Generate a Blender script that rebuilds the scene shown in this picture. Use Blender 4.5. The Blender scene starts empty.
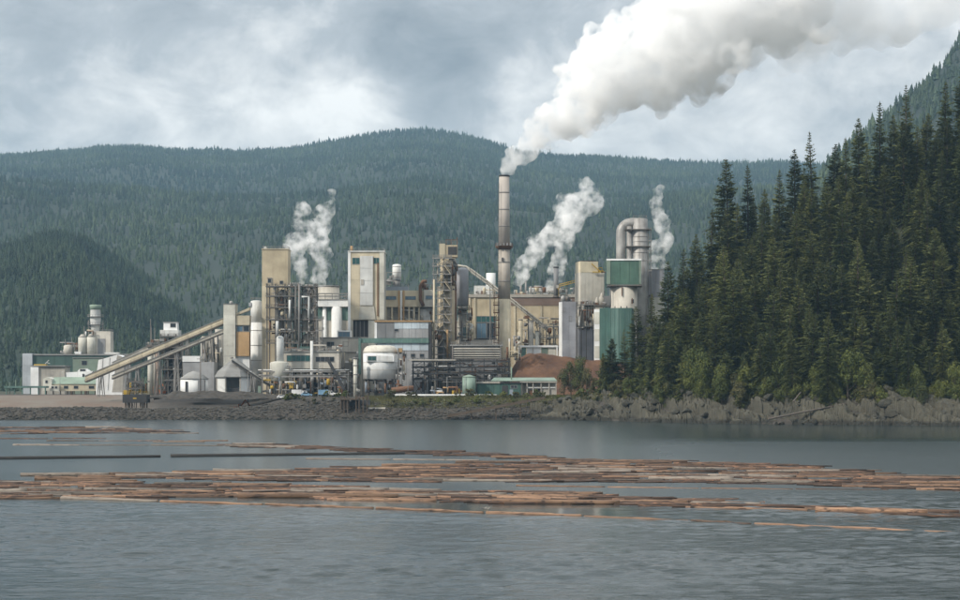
import bpy, bmesh, math, random
import numpy as np
from mathutils import Vector, Matrix

random.seed(7)
RNG = np.random.default_rng(11)
sc = bpy.context.scene
COL = sc.collection
R = math.radians

# ------------------------------------------------------------------ camera
F, CX, HY, CAMZ = 1800.0, 480.0, 385.0, 14.0       # pixels of the 960 px wide photograph
cam_d = bpy.data.cameras.new('camera'); cam = bpy.data.objects.new('camera', cam_d); COL.objects.link(cam)
cam.location = (0, 0, CAMZ); cam.rotation_euler = (R(90), 0, 0)
cam_d.sensor_fit = 'HORIZONTAL'; cam_d.sensor_width = 36.0
cam_d.lens = 36.0 * F / 960.0
cam_d.shift_y = (HY - 300.0) / 960.0
cam_d.clip_start = 1.0; cam_d.clip_end = 30000.0
sc.camera = cam
def WX(px, D): return (px - CX) * D / F
def WZ(py, D): return CAMZ + (HY - py) * D / F
def DW(py): return CAMZ * F / (py - HY)            # distance of a water-level pixel

# ------------------------------------------------------------------ world
SUN = Vector((-0.72, -0.50, 0.62)).normalized()
w = bpy.data.worlds.new('World'); sc.world = w; w.use_nodes = True
nt = w.node_tree; nt.nodes.clear()
def N(t, tree, **k):
    n = tree.nodes.new(t)
    for a, v in k.items(): setattr(n, a, v)
    return n
def L(tree, a, b): tree.links.new(a, b)
out = N('ShaderNodeOutputWorld', nt)
sky = N('ShaderNodeTexSky', nt, sky_type='NISHITA'); sky.sun_disc = False
sky.sun_elevation = math.asin(SUN.z); sky.sun_rotation = math.atan2(SUN.x, SUN.y)
bg1 = N('ShaderNodeBackground', nt); bg1.inputs[1].default_value = 0.07; L(nt, sky.outputs[0], bg1.inputs[0])
tc = N('ShaderNodeTexCoord', nt)
def vm(op, a, b=None):
    n = N('ShaderNodeVectorMath', nt, operation=op)
    for i, v in enumerate((a, b)):
        if v is None: continue
        if isinstance(v, tuple): n.inputs[i].default_value = v
        else: L(nt, v, n.inputs[i])
    return n
def mt(op, a, b=None, clamp=False):
    n = N('ShaderNodeMath', nt, operation=op); n.use_clamp = clamp
    for i, v in enumerate((a, b)):
        if v is None: continue
        if isinstance(v, (int, float)): n.inputs[i].default_value = v
        else: L(nt, v, n.inputs[i])
    return n.outputs[0]
def wnoise(vec, scale, det=6, rough=0.55, dist=0.0):
    n = N('ShaderNodeTexNoise', nt); n.inputs['Scale'].default_value = scale; n.inputs['Detail'].default_value = det
    n.inputs['Roughness'].default_value = rough; n.inputs['Distortion'].default_value = dist
    L(nt, vec, n.inputs['Vector']); return n
d0 = tc.outputs['Generated']
stretch = vm('MULTIPLY', d0, (1.0, 1.0, 1.5)).outputs[0]
warp = vm('SCALE', vm('SUBTRACT', wnoise(stretch, 9.0, 5).outputs['Color'], (0.5, 0.5, 0.5)).outputs[0]); warp.inputs['Scale'].default_value = 0.10
dw = vm('ADD', d0, warp.outputs[0]).outputs[0]
val = wnoise(vm('ADD', stretch, (3.1, 0.4, 1.7)).outputs[0], 4.2, 7, 0.58, 0.3).outputs['Fac']
fine = wnoise(stretch, 20.0, 8, 0.62, 0.4).outputs['Fac']
c = mt('ADD', mt('MULTIPLY', mt('SUBTRACT', mt('ADD', mt('MULTIPLY', val, 0.60), mt('MULTIPLY', fine, 0.40)), 0.5), 2.1), 0.58)
CLOUDS = [(60, 95, .085, .16), (215, 110, .075, .24), (310, 105, .055, .20), (130, 125, .06, .12), (700, 125, .07, .18), (800, 95, .06, .10),
          (590, 135, .04, .14), (520, 112, .035, .14), (425, 60, .075, -.20), (480, 10, .075, -.20), (200, 0, .085, -.22), (60, 15, .07, -.14), (340, -5, .07, -.18), (560, 40, .055, -.12), (690, 80, .05, -.10), (880, 60, .06, -.06), (780, -10, .08, -.10)]
for px, py, rad, amp in CLOUDS:
    v = Vector(((px - CX) / F, 1.0, (HY - py) / F)).normalized()
    dist = N('ShaderNodeVectorMath', nt, operation='DISTANCE'); L(nt, dw, dist.inputs[0]); dist.inputs[1].default_value = v
    mr = N('ShaderNodeMapRange', nt, interpolation_type='SMOOTHERSTEP')
    L(nt, dist.outputs['Value'], mr.inputs['Value'])
    mr.inputs['From Min'].default_value = 0.0; mr.inputs['From Max'].default_value = rad
    mr.inputs['To Min'].default_value = amp; mr.inputs['To Max'].default_value = 0.0
    c = mt('ADD', c, mr.outputs['Result'])
ramp = N('ShaderNodeValToRGB', nt); L(nt, c, ramp.inputs[0])
e = ramp.color_ramp.elements
e[0].position = 0.10; e[0].color = (0.21, 0.232, 0.252, 1)
e[1].position = 0.86; e[1].color = (0.83, 0.82, 0.79, 1)
m1 = e.new(0.46); m1.color = (0.375, 0.395, 0.41, 1)
m2 = e.new(0.64); m2.color = (0.57, 0.575, 0.57, 1)
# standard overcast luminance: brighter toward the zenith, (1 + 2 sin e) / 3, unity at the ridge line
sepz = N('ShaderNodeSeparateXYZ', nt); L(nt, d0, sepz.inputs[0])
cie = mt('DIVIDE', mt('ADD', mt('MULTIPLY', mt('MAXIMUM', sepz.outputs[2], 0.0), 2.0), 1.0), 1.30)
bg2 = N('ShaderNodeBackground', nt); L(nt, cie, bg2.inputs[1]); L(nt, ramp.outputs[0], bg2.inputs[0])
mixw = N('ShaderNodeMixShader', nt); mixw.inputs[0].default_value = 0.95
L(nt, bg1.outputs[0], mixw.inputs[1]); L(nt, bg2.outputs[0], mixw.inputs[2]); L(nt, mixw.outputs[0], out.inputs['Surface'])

# ------------------------------------------------------------------ sun and exposure
sd = bpy.data.lights.new('sun', 'SUN'); sd.energy = 2.9; sd.angle = R(4.0); sd.color = (1.0, 0.92, 0.81)
so = bpy.data.objects.new('sun', sd); COL.objects.link(so)
so.rotation_euler = (-SUN).to_track_quat('-Z', 'Y').to_euler(); so.location = (-200, -200, 300)
sc.view_settings.view_transform = 'Standard'; sc.view_settings.look = 'None'
sc.view_settings.exposure = 0.46; sc.view_settings.gamma = 1.0; sc.view_settings.use_curve_mapping = False
cy = sc.cycles
cy.max_bounces = 22; cy.diffuse_bounces = 3; cy.glossy_bounces = 3; cy.transmission_bounces = 3
cy.transparent_max_bounces = 8; cy.volume_bounces = 20
cy.use_denoising = True; cy.volume_step_rate = 1.0; cy.volume_max_steps = 256
cy.use_adaptive_sampling = True; cy.adaptive_threshold = 0.02
cy.sample_clamp_indirect = 4.0

# ------------------------------------------------------------------ numpy noise
def vnoise(x, y, seed=0):
    xi = np.floor(x).astype(np.int64); yi = np.floor(y).astype(np.int64); xf = x - xi; yf = y - yi
    def h(a, b):
        n = (a * 374761393 + b * 668265263 + seed * 974634777) & 0xffffffff
        n = ((n ^ (n >> 13)) * 1274126177) & 0xffffffff
        return ((n ^ (n >> 16)) & 0xffff) / 65535.0
    u = xf * xf * (3 - 2 * xf); v = yf * yf * (3 - 2 * yf)
    return (h(xi, yi) * (1 - u) + h(xi + 1, yi) * u) * (1 - v) + (h(xi, yi + 1) * (1 - u) + h(xi + 1, yi + 1) * u) * v
def fbm(x, y, o=4, seed=0):
    s = 0.0; a = 0.5
    for i in range(o):
        s = s + a * vnoise(x * 2 ** i + i * 17.3, y * 2 ** i + i * 9.1, seed + i); a *= 0.5
    return s * 2 - 1
def sstep(a, b, x):
    t = np.clip((x - a) / (b - a), 0, 1); return t * t * (3 - 2 * t)

# ------------------------------------------------------------------ materials
MATS = {}
def new_mat(name):
    m = bpy.data.materials.new(name); m.use_nodes = True; m.node_tree.nodes.clear()
    t = m.node_tree
    o = N('ShaderNodeOutputMaterial', t); b = N('ShaderNodeBsdfPrincipled', t); L(t, b.outputs[0], o.inputs['Surface'])
    MATS[name] = m; return m, t, b, o
def tnoise(t, vec, scale, det=4, rough=0.55):
    n = N('ShaderNodeTexNoise', t); n.inputs['Scale'].default_value = scale; n.inputs['Detail'].default_value = det
    n.inputs['Roughness'].default_value = rough
    if vec is not None: L(t, vec, n.inputs['Vector'])
    return n
def mapping(t, vec, scale):
    n = N('ShaderNodeVectorMath', t, operation='MULTIPLY'); L(t, vec, n.inputs[0]); n.inputs[1].default_value = scale; return n.outputs[0]
def mixc(t, fac, a, b, mode='MIX'):
    n = N('ShaderNodeMix', t, data_type='RGBA', blend_type=mode)
    for i, v in ((0, fac), (6, a), (7, b)):
        if isinstance(v, (int, float)): n.inputs[i].default_value = v
        elif isinstance(v, tuple): n.inputs[i].default_value = (*v, 1) if len(v) == 3 else v
        else: L(t, v, n.inputs[i])
    return n.outputs[2]
def rng(t, v, a, b, c=0.0, d=1.0):
    n = N('ShaderNodeMapRange', t); L(t, v, n.inputs[0])
    for i, k in enumerate((a, b, c, d)): n.inputs[i + 1].default_value = k
    return n.outputs[0]
def wall(name, col, stain=(0.16, 0.10, 0.06), amount=0.55, ribs=0.0, rough=0.75, metal=0.0, grime=0.35):
    """painted or concrete cladding: uneven tone, vertical run-off streaks, rust spots, optional ribs"""
    m, t, b, o = new_mat(name)
    g = N('ShaderNodeNewGeometry', t).outputs['Position']
    oi = N('ShaderNodeObjectInfo', t)
    big = tnoise(t, g, 0.11, 4).outputs['Fac']
    streak = tnoise(t, mapping(t, g, (0.9, 0.9, 0.045)), 1.0, 5, 0.65).outputs['Fac']
    spot = tnoise(t, g, 0.55, 6, 0.7).outputs['Fac']
    dark = tuple(x * (1 - grime) for x in col)
    c = mixc(t, rng(t, big, 0.35, 0.68), dark, col)
    c = mixc(t, rng(t, streak, 0.52, 0.80, 0, amount), c, stain)
    c = mixc(t, rng(t, spot, 0.62, 0.76, 0, amount * 0.8), c, tuple(x * 0.8 for x in stain))
    hs = N('ShaderNodeHueSaturation', t); L(t, c, hs.inputs['Color']); L(t, rng(t, oi.outputs['Random'], 0, 1, 0.88, 1.10), hs.inputs['Value'])
    L(t, hs.outputs[0], b.inputs['Base Color'])
    b.inputs['Roughness'].default_value = rough; b.inputs['Metallic'].default_value = metal
    if ribs:
        wv = N('ShaderNodeTexWave', t, wave_type='BANDS', bands_direction='DIAGONAL'); L(t, mapping(t, g, (1, 1, 0)), wv.inputs['Vector']); wv.inputs['Scale'].default_value = ribs
        bp = N('ShaderNodeBump', t); bp.inputs['Strength'].default_value = 0.35; bp.inputs['Distance'].default_value = 0.12
        L(t, wv.outputs['Fac'], bp.inputs['Height']); L(t, bp.outputs[0], b.inputs['Normal'])
    return m
wall('cream', (0.58, 0.51, 0.37), amount=0.42)
wall('beige', (0.52, 0.44, 0.30), amount=0.40)
wall('cream_white', (0.58, 0.57, 0.50), amount=0.42)
wall('white', (0.66, 0.67, 0.65), amount=0.42)
wall('bright_white', (0.78, 0.79, 0.78), amount=0.26, grime=0.24)
wall('concrete', (0.42, 0.395, 0.345), stain=(0.12, 0.10, 0.08), amount=0.5)
wall('pale_concrete', (0.56, 0.53, 0.46), stain=(0.16, 0.11, 0.08), amount=0.45)
wall('stack_concrete', (0.43, 0.39, 0.35), stain=(0.20, 0.16, 0.13), amount=0.35, grime=0.22)
wall('stack_tan', (0.50, 0.45, 0.385), stain=(0.24, 0.19, 0.14), amount=0.35, grime=0.22)
wall('grey_cladding', (0.33, 0.335, 0.34), amount=0.3, ribs=1.2)
wall('dark_grey_cladding', (0.22, 0.225, 0.23), amount=0.3, ribs=1.2)
wall('silver_cladding', (0.42, 0.45, 0.48), amount=0.3, ribs=1.2)
wall('blue_white', (0.50, 0.57, 0.62), amount=0.18, ribs=1.0)
wall('blue_grey', (0.24, 0.28, 0.33), amount=0.25)
wall('purple_grey', (0.34, 0.345, 0.37), amount=0.3)
wall('teal', (0.050, 0.120, 0.100), stain=(0.13, 0.18, 0.155), amount=0.6, ribs=1.0)
wall('light_teal', (0.10, 0.185, 0.160), stain=(0.25, 0.30, 0.26), amount=0.45, ribs=1.0)
wall('green_panel', (0.085, 0.165, 0.12), stain=(0.22, 0.27, 0.22), amount=0.55, rough=0.35)
wall('dark_green', (0.05, 0.10, 0.085), stain=(0.08, 0.09, 0.08), amount=0.4, ribs=1.0)
wall('sage', (0.22, 0.29, 0.23), amount=0.3)
wall('pale_green', (0.24, 0.33, 0.27), stain=(0.15, 0.15, 0.12), amount=0.4, rough=0.5)
wall('tan', (0.42, 0.27, 0.13), amount=0.25)
wall('brown_band', (0.20, 0.14, 0.11), amount=0.3)
wall('steel', (0.115, 0.11, 0.10), stain=(0.20, 0.11, 0.06), amount=0.7, rough=0.65)
wall('grey_steel', (0.24, 0.235, 0.225), stain=(0.16, 0.09, 0.05), amount=0.6, rough=0.6)
wall('rust', (0.17, 0.085, 0.045), stain=(0.06, 0.035, 0.02), amount=0.7, rough=0.85)
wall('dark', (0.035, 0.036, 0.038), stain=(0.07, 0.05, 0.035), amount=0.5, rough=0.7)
wall('roof_grey', (0.25, 0.25, 0.24), stain=(0.11, 0.10, 0.09), amount=0.5)
wall('silver', (0.46, 0.45, 0.43), stain=(0.12, 0.10, 0.085), amount=0.9, rough=0.5, metal=0.2, grime=0.55)
wall('yellow', (0.50, 0.33, 0.04), amount=0.4)
wall('orange', (0.50, 0.14, 0.03), amount=0.4)
wall('blue_paint', (0.20, 0.36, 0.52), amount=0.15, rough=0.35)
wall('car_white', (0.74, 0.74, 0.74), amount=0.1, rough=0.3)
wall('tyre', (0.02, 0.02, 0.02), amount=0.1, rough=0.9)
wall('timber', (0.10, 0.075, 0.055), stain=(0.04, 0.03, 0.02), amount=0.6, rough=0.95)
wall('pink_band', (0.47, 0.33, 0.25), amount=0.3)
def glassy(name, col):
    m, t, b, o = new_mat(name); b.inputs['Base Color'].default_value = (*col, 1); b.inputs['Roughness'].default_value = 0.12
    b.inputs['IOR'].default_value = 1.5
glassy('glass', (0.02, 0.025, 0.03)); glassy('teal_glass', (0.02, 0.075, 0.07)); glassy('blue_glass', (0.08, 0.14, 0.19))

def ground_mat():
    m, t, b, o = new_mat('ground')
    g = N('ShaderNodeNewGeometry', t); p = g.outputs['Position']
    sep = N('ShaderNodeSeparateXYZ', t); L(t, p, sep.inputs[0])
    n1 = tnoise(t, p, 0.05, 6, 0.6).outputs['Fac']; n2 = tnoise(t, p, 0.6, 6, 0.65).outputs['Fac']
    dirt = mixc(t, rng(t, n2, 0.35, 0.65), (0.020, 0.018, 0.015), (0.060, 0.051, 0.041))
    mud = mixc(t, rng(t, n1, 0.35, 0.6), (0.13, 0.085, 0.06), (0.15, 0.13, 0.105))
    mud = mixc(t, rng(t, n2, 0.45, 0.7, 0, 0.6), mud, (0.11, 0.085, 0.065))
    grass = mixc(t, rng(t, n2, 0.4, 0.65), (0.055, 0.068, 0.022), (0.13, 0.12, 0.045))
    att = N('ShaderNodeAttribute', t, attribute_name='zone')
    sv = N('ShaderNodeSeparateXYZ', t); L(t, att.outputs['Vector'], sv.inputs[0])
    c = mixc(t, sv.outputs[0], dirt, mud); c = mixc(t, sv.outputs[1], c, grass); c = mixc(t, sv.outputs[2], c, mixc(t, n2, (0.018, 0.024, 0.012), (0.045, 0.046, 0.02)))
    L(t, c, b.inputs['Base Color']); b.inputs['Roughness'].default_value = 0.95
    bp = N('ShaderNodeBump', t); bp.inputs['Strength'].default_value = 0.7; bp.inputs['Distance'].default_value = 0.5
    L(t, n2, bp.inputs['Height']); L(t, bp.outputs[0], b.inputs['Normal'])
ground_mat()
def rock_mat(name, a, bcol, c3, wet=True):
    m, t, b, o = new_mat(name)
    p = N('ShaderNodeNewGeometry', t).outputs['Position']
    n1 = tnoise(t, p, 0.22, 6, 0.62).outputs['Fac']; n2 = tnoise(t, mapping(t, p, (1.0, 1.0, 2.4)), 1.3, 7, 0.7).outputs['Fac']
    n3 = tnoise(t, p, 0.09, 3).outputs['Fac']
    att = N('ShaderNodeAttribute', t, attribute_name='tint')
    sm = N('ShaderNodeMath', t, operation='MULTIPLY_ADD'); L(t, att.outputs['Fac'], sm.inputs[0]); sm.inputs[1].default_value = 0.5; L(t, n1, sm.inputs[2])
    c = mixc(t, rng(t, sm.outputs[0], 0.42 if name == 'rock' else 0.36, 0.98 if name == 'rock' else 0.64), a, bcol)
    c = mixc(t, rng(t, n2, 0.5, 0.74, 0, 0.75), c, c3)
    c = mixc(t, rng(t, n2, 0.28, 0.42, 0.7, 0.0), c, tuple(x * 0.35 for x in a))
    if wet:   # tide line: algae-dark band just above the water
        sep = N('ShaderNodeSeparateXYZ', t); L(t, p, sep.inputs[0])
        ad = N('ShaderNodeMath', t, operation='ADD'); L(t, sep.outputs[2], ad.inputs[0]); L(t, rng(t, n1, 0.2, 0.8, -0.8, 0.8), ad.inputs[1])
        c = mixc(t, rng(t, ad.outputs[0], 1.0, 2.0, 0.9, 0.0), c, (0.022, 0.022, 0.016))
    oi = N('ShaderNodeObjectInfo', t)
    hs = N('ShaderNodeHueSaturation', t); L(t, c, hs.inputs['Color']); L(t, rng(t, oi.outputs['Random'], 0, 1, 0.8, 1.15), hs.inputs['Value'])
    L(t, hs.outputs[0], b.inputs['Base Color']); b.inputs['Roughness'].default_value = 0.9
    bp = N('ShaderNodeBump', t); bp.inputs['Strength'].default_value = 0.8; bp.inputs['Distance'].default_value = 0.5
    L(t, n2, bp.inputs['Height']); L(t, bp.outputs[0], b.inputs['Normal'])
rock_mat('rock', (0.034, 0.033, 0.025), (0.112, 0.104, 0.076), (0.018, 0.021, 0.015))
rock_mat('riprap', (0.024, 0.022, 0.018), (0.088, 0.080, 0.066), (0.014, 0.014, 0.011))
def chips_mat():
    m, t, b, o = new_mat('wood_chips')
    p = N('ShaderNodeNewGeometry', t).outputs['Position']
    n1 = tnoise(t, p, 0.12, 6, 0.6).outputs['Fac']; n2 = tnoise(t, p, 1.4, 6, 0.7).outputs['Fac']
    c = mixc(t, rng(t, n1, 0.38, 0.62), (0.070, 0.036, 0.022), (0.135, 0.070, 0.038))
    c = mixc(t, rng(t, n2, 0.5, 0.72, 0, 0.7), c, (0.040, 0.025, 0.018))
    L(t, c, b.inputs['Base Color']); b.inputs['Roughness'].default_value = 1.0
    bp = N('ShaderNodeBump', t); bp.inputs['Strength'].default_value = 0.6; bp.inputs['Distance'].default_value = 0.4
    L(t, n2, bp.inputs['Height']); L(t, bp.outputs[0], b.inputs['Normal'])
chips_mat()
def leaf_mat(name, a, bcol, var=0.35, tr=0.12, scale=0.35):
    m, t, b, o = new_mat(name)
    g = N('ShaderNodeNewGeometry', t); oi = N('ShaderNodeObjectInfo', t)
    n1 = tnoise(t, g.outputs['Position'], scale, 4).outputs['Fac']
    c = mixc(t, rng(t, n1, 0.33, 0.68), a, bcol)
    att = N('ShaderNodeAttribute', t, attribute_name='tint')
    hs = N('ShaderNodeHueSaturation', t); L(t, c, hs.inputs['Color'])
    ad = N('ShaderNodeMath', t, operation='ADD'); L(t, oi.outputs['Random'], ad.inputs[0]); L(t, att.outputs['Fac'], ad.inputs[1])
    fr = N('ShaderNodeMath', t, operation='FRACT'); L(t, ad.outputs[0], fr.inputs[0])
    L(t, rng(t, fr.outputs[0], 0, 1, 1 - var, 1 + var), hs.inputs['Value'])
    L(t, rng(t, fr.outputs[0], 0, 1, 0.520, 0.485), hs.inputs['Hue'])
    L(t, hs.outputs[0], b.inputs['Base Color']); b.inputs['Roughness'].default_value = 0.7
    b.inputs['Specular IOR Level'].default_value = 0.25
    ts = N('ShaderNodeBsdfTranslucent', t); L(t, hs.outputs[0], ts.inputs[0])
    mx = N('ShaderNodeMixShader', t); mx.inputs[0].default_value = tr
    L(t, b.outputs[0], mx.inputs[1]); L(t, ts.outputs[0], mx.inputs[2]); L(t, mx.outputs[0], o.inputs['Surface'])
leaf_mat('needles', (0.046, 0.062, 0.021), (0.112, 0.122, 0.037), var=0.5)
leaf_mat('cedar_needles', (0.062, 0.082, 0.024), (0.128, 0.136, 0.040))
leaf_mat('far_needles', (0.016, 0.034, 0.024), (0.056, 0.080, 0.038), var=0.5, scale=0.0028)  # broad dark and light patches in the needle colour imitate cloud shadow
leaf_mat('leaves', (0.075, 0.095, 0.024), (0.130, 0.142, 0.036), tr=0.2)
leaf_mat('near_hill_needles', (0.014, 0.028, 0.014), (0.032, 0.050, 0.022), var=0.5, scale=0.006)
leaf_mat('olive_leaves', (0.065, 0.066, 0.028), (0.105, 0.098, 0.04), tr=0.2)
wall('trunk_bark', (0.085, 0.065, 0.05), amount=0.4, rough=0.95)
def log_mat(name, a, bcol, c3):
    m, t, b, o = new_mat(name)
    tcn = N('ShaderNodeTexCoord', t); oi = N('ShaderNodeObjectInfo', t)
    off = N('ShaderNodeVectorMath', t, operation='SCALE'); off.inputs[0].default_value = (37.0, 11.0, 5.0); L(t, oi.outputs['Random'], off.inputs['Scale'])
    p = N('ShaderNodeVectorMath', t, operation='ADD'); L(t, tcn.outputs['Object'], p.inputs[0]); L(t, off.outputs[0], p.inputs[1])
    n1 = tnoise(t, mapping(t, p.outputs[0], (0.95, 3.0, 3.0)), 1.0, 5, 0.7).outputs['Fac']
    n2 = tnoise(t, mapping(t, p.outputs[0], (0.35, 6.0, 6.0)), 1.0, 5, 0.6).outputs['Fac']
    c = mixc(t, rng(t, n2, 0.35, 0.65), a, bcol)
    c = mixc(t, rng(t, n1, 0.54, 0.62), c, c3)
    hs = N('ShaderNodeHueSaturation', t); L(t, c, hs.inputs['Color']); L(t, rng(t, oi.outputs['Random'], 0, 1, 0.45, 1.45), hs.inputs['Value'])
    L(t, hs.outputs[0], b.inputs['Base Color']); b.inputs['Roughness'].default_value = 0.8
    bp = N('ShaderNodeBump', t); bp.inputs['Strength'].default_value = 0.8; bp.inputs['Distance'].default_value = 0.06
    L(t, n2, bp.inputs['Height']); L(t, bp.outputs[0], b.inputs['Normal'])
log_mat('bark_log', (0.032, 0.020, 0.015), (0.115, 0.066, 0.043), (0.21, 0.108, 0.060))
log_mat('peeled_log', (0.11, 0.064, 0.040), (0.24, 0.145, 0.088), (0.045, 0.028, 0.020))
log_mat('grey_log', (0.11, 0.092, 0.075), (0.20, 0.17, 0.14), (0.06, 0.045, 0.035))
log_mat('cut_wood', (0.30, 0.20, 0.12), (0.20, 0.13, 0.08), (0.08, 0.055, 0.04))
log_mat('black_pipe', (0.02, 0.02, 0.02), (0.035, 0.033, 0.03), (0.05, 0.045, 0.04))

def water_mat():
    m, t, b, o = new_mat('water')
    p = N('ShaderNodeNewGeometry', t).outputs['Position']
    b.inputs['Base Color'].default_value = (0.016, 0.028, 0.031, 1); b.inputs['Roughness'].default_value = 0.16; b.inputs['IOR'].default_value = 1.333
    # wind ripple below the size of the mesh waves; calmer lanes behind the booms
    att = N('ShaderNodeAttribute', t, attribute_name='chop'); rg = N('ShaderNodeAttribute', t, attribute_name='fine')
    patch = tnoise(t, mapping(t, p, (0.006, 0.022, 1)), 1.0, 5, 0.6).outputs['Fac']
    amp = N('ShaderNodeMath', t, operation='MULTIPLY'); L(t, att.outputs['Fac'], amp.inputs[0]); L(t, rng(t, patch, 0.34, 0.62, 0.55, 1.15), amp.inputs[1])
    w1 = tnoise(t, mapping(t, p, (0.45, 1.0, 1)), 0.9, 5, 0.6).outputs['Fac']
    h = N('ShaderNodeMath', t, operation='MULTIPLY'); L(t, w1, h.inputs[0]); L(t, amp.outputs[0], h.inputs[1])
    bp = N('ShaderNodeBump', t); bp.inputs['Strength'].default_value = 1.0; bp.inputs['Distance'].default_value = 0.22
    L(t, h.outputs[0], bp.inputs['Height']); L(t, bp.outputs[0], b.inputs['Normal'])
    L(t, rg.outputs['Fac'], b.inputs['Roughness'])
water_mat()

# ------------------------------------------------------------------ mesh builder
def finish(o, label=None, cat=None, group=None, kind=None):
    if label: o['label'] = label
    if cat: o['category'] = cat
    if group: o['group'] = group
    if kind: o['kind'] = kind
    return o
class MB:
    def __init__(s): s.v = []; s.f = []; s.smooth = []
    def add(s, vs, fs, sm=False):
        k = len(s.v); s.v += [tuple(v) for v in vs]; s.f += [tuple(i + k for i in f) for f in fs]; s.smooth += [sm] * len(fs); return s
    def box(s, x0, x1, y0, y1, z0, z1):
        vs = [(x, y, z) for z in (z0, z1) for y in (y0, y1) for x in (x0, x1)]
        return s.add(vs, [(0, 2, 3, 1), (4, 5, 7, 6), (0, 1, 5, 4), (2, 6, 7, 3), (1, 3, 7, 5), (0, 4, 6, 2)])
    def bar(s, a, b, wd=0.3, ht=None):
        a = Vector(a); b = Vector(b); d = b - a
        if d.length < 1e-6: return s
        d.normalize(); ht = ht or wd
        up = Vector((0, 0, 1)) if abs(d.z) < 0.98 else Vector((0, 1, 0))
        u = d.cross(up).normalized() * wd / 2; v = u.cross(d).normalized() * ht / 2
        vs = [p + i * u + j * v for p in (a, b) for i, j in ((-1, -1), (1, -1), (1, 1), (-1, 1))]
        return s.add(vs, [(0, 1, 2, 3), (7, 6, 5, 4), (0, 4, 5, 1), (1, 5, 6, 2), (2, 6, 7, 3), (3, 7, 4, 0)])
    def tube(s, pts, rad, n=10, caps=True):
        pts = [Vector(p) for p in pts]; rad = rad if isinstance(rad, (list, tuple)) else [rad] * len(pts)
        k = len(s.v); ref = None
        for i, p in enumerate(pts):
            d = (pts[min(i + 1, len(pts) - 1)] - pts[max(i - 1, 0)]).normalized()
            if ref is None: ref = Vector((0, 0, 1)) if abs(d.z) < 0.9 else Vector((1, 0, 0))
            u = (ref - d * ref.dot(d)).normalized(); ref = u; v = d.cross(u)
            for j in range(n):
                a = 2 * math.pi * j / n; s.v.append(tuple(p + (u * math.cos(a) + v * math.sin(a)) * rad[i]))
        for i in range(len(pts) - 1):
            for j in range(n):
                a = k + i * n + j; b = k + i * n + (j + 1) % n; s.f.append((a, b, b + n, a + n)); s.smooth.append(True)
        if caps:
            s.f.append(tuple(k + j for j in reversed(range(n)))); s.f.append(tuple(k + (len(pts) - 1) * n + j for j in range(n))); s.smooth += [False, False]
        return s
    def lathe(s, prof, cx=0, cy=0, n=24):
        k = len(s.v)
        for r, z in prof:
            for j in range(n):
                a = 2 * math.pi * j / n; s.v.append((cx + r * math.cos(a), cy + r * math.sin(a), z))
        for i in range(len(prof) - 1):
            for j in range(n):
                a = k + i * n + j; b = k + i * n + (j + 1) % n; s.f.append((a, b, b + n, a + n)); s.smooth.append(n > 9)
        s.f.append(tuple(k + j for j in reversed(range(n)))); s.f.append(tuple(k + (len(prof) - 1) * n + j for j in range(n))); s.smooth += [False, False]
        return s
    def prism(s, poly, y0, y1):
        n = len(poly); vs = [(x, y0, z) for x, z in poly] + [(x, y1, z) for x, z in poly]
        return s.add(vs, [tuple(range(n)), tuple(reversed(range(n, 2 * n)))] + [(i, i + n, (i + 1) % n + n, (i + 1) % n) for i in range(n)])
    def mesh(s, name, mat):
        me = bpy.data.meshes.new(name); me.from_pydata(s.v, [], s.f)
        me.polygons.foreach_set('use_smooth', s.smooth)
        bm = bmesh.new(); bm.from_mesh(me); bmesh.ops.recalc_face_normals(bm, faces=bm.faces); bm.to_mesh(me); bm.free()
        for q in (mat if isinstance(mat, (list, tuple)) else [mat]): me.materials.append(MATS[q])
        return me
    def build(s, name, mat, parent=None):
        o = bpy.data.objects.new(name, s.mesh(name, mat)); COL.objects.link(o)
        if parent is not None: o.parent = parent
        return o
def np_mesh(name, V, Fc, mat, smooth=False, attrs=None):
    me = bpy.data.meshes.new(name); nf, k = Fc.shape
    me.vertices.add(len(V)); me.vertices.foreach_set('co', V.astype(np.float32).ravel())
    me.loops.add(nf * k); me.loops.foreach_set('vertex_index', Fc.astype(np.int32).ravel())
    me.polygons.add(nf); me.polygons.foreach_set('loop_start', np.arange(0, nf * k, k, dtype=np.int32))
    me.polygons.foreach_set('loop_total', np.full(nf, k, dtype=np.int32))
    me.polygons.foreach_set('use_smooth', np.full(nf, smooth, dtype=bool))
    for an, (ty, data) in (attrs or {}).items():
        a = me.attributes.new(an, ty, 'POINT'); a.data.foreach_set('value' if ty == 'FLOAT' else 'vector', data.astype(np.float32).ravel())
    me.update(); me.validate(); me.materials.append(MATS[mat]); return me
def link(name, me, parent=None, loc=None):
    o = bpy.data.objects.new(name, me); COL.objects.link(o)
    if parent is not None: o.parent = parent
    if loc is not None: o.location = loc
    return o
def grid_faces(nu, nv):
    i = np.arange(nu - 1)[:, None]; j = np.arange(nv - 1)[None, :]; a = i * nv + j
    return np.stack([a, a + nv, a + nv + 1, a + 1], -1).reshape(-1, 4)
YARD = 9.0
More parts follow.
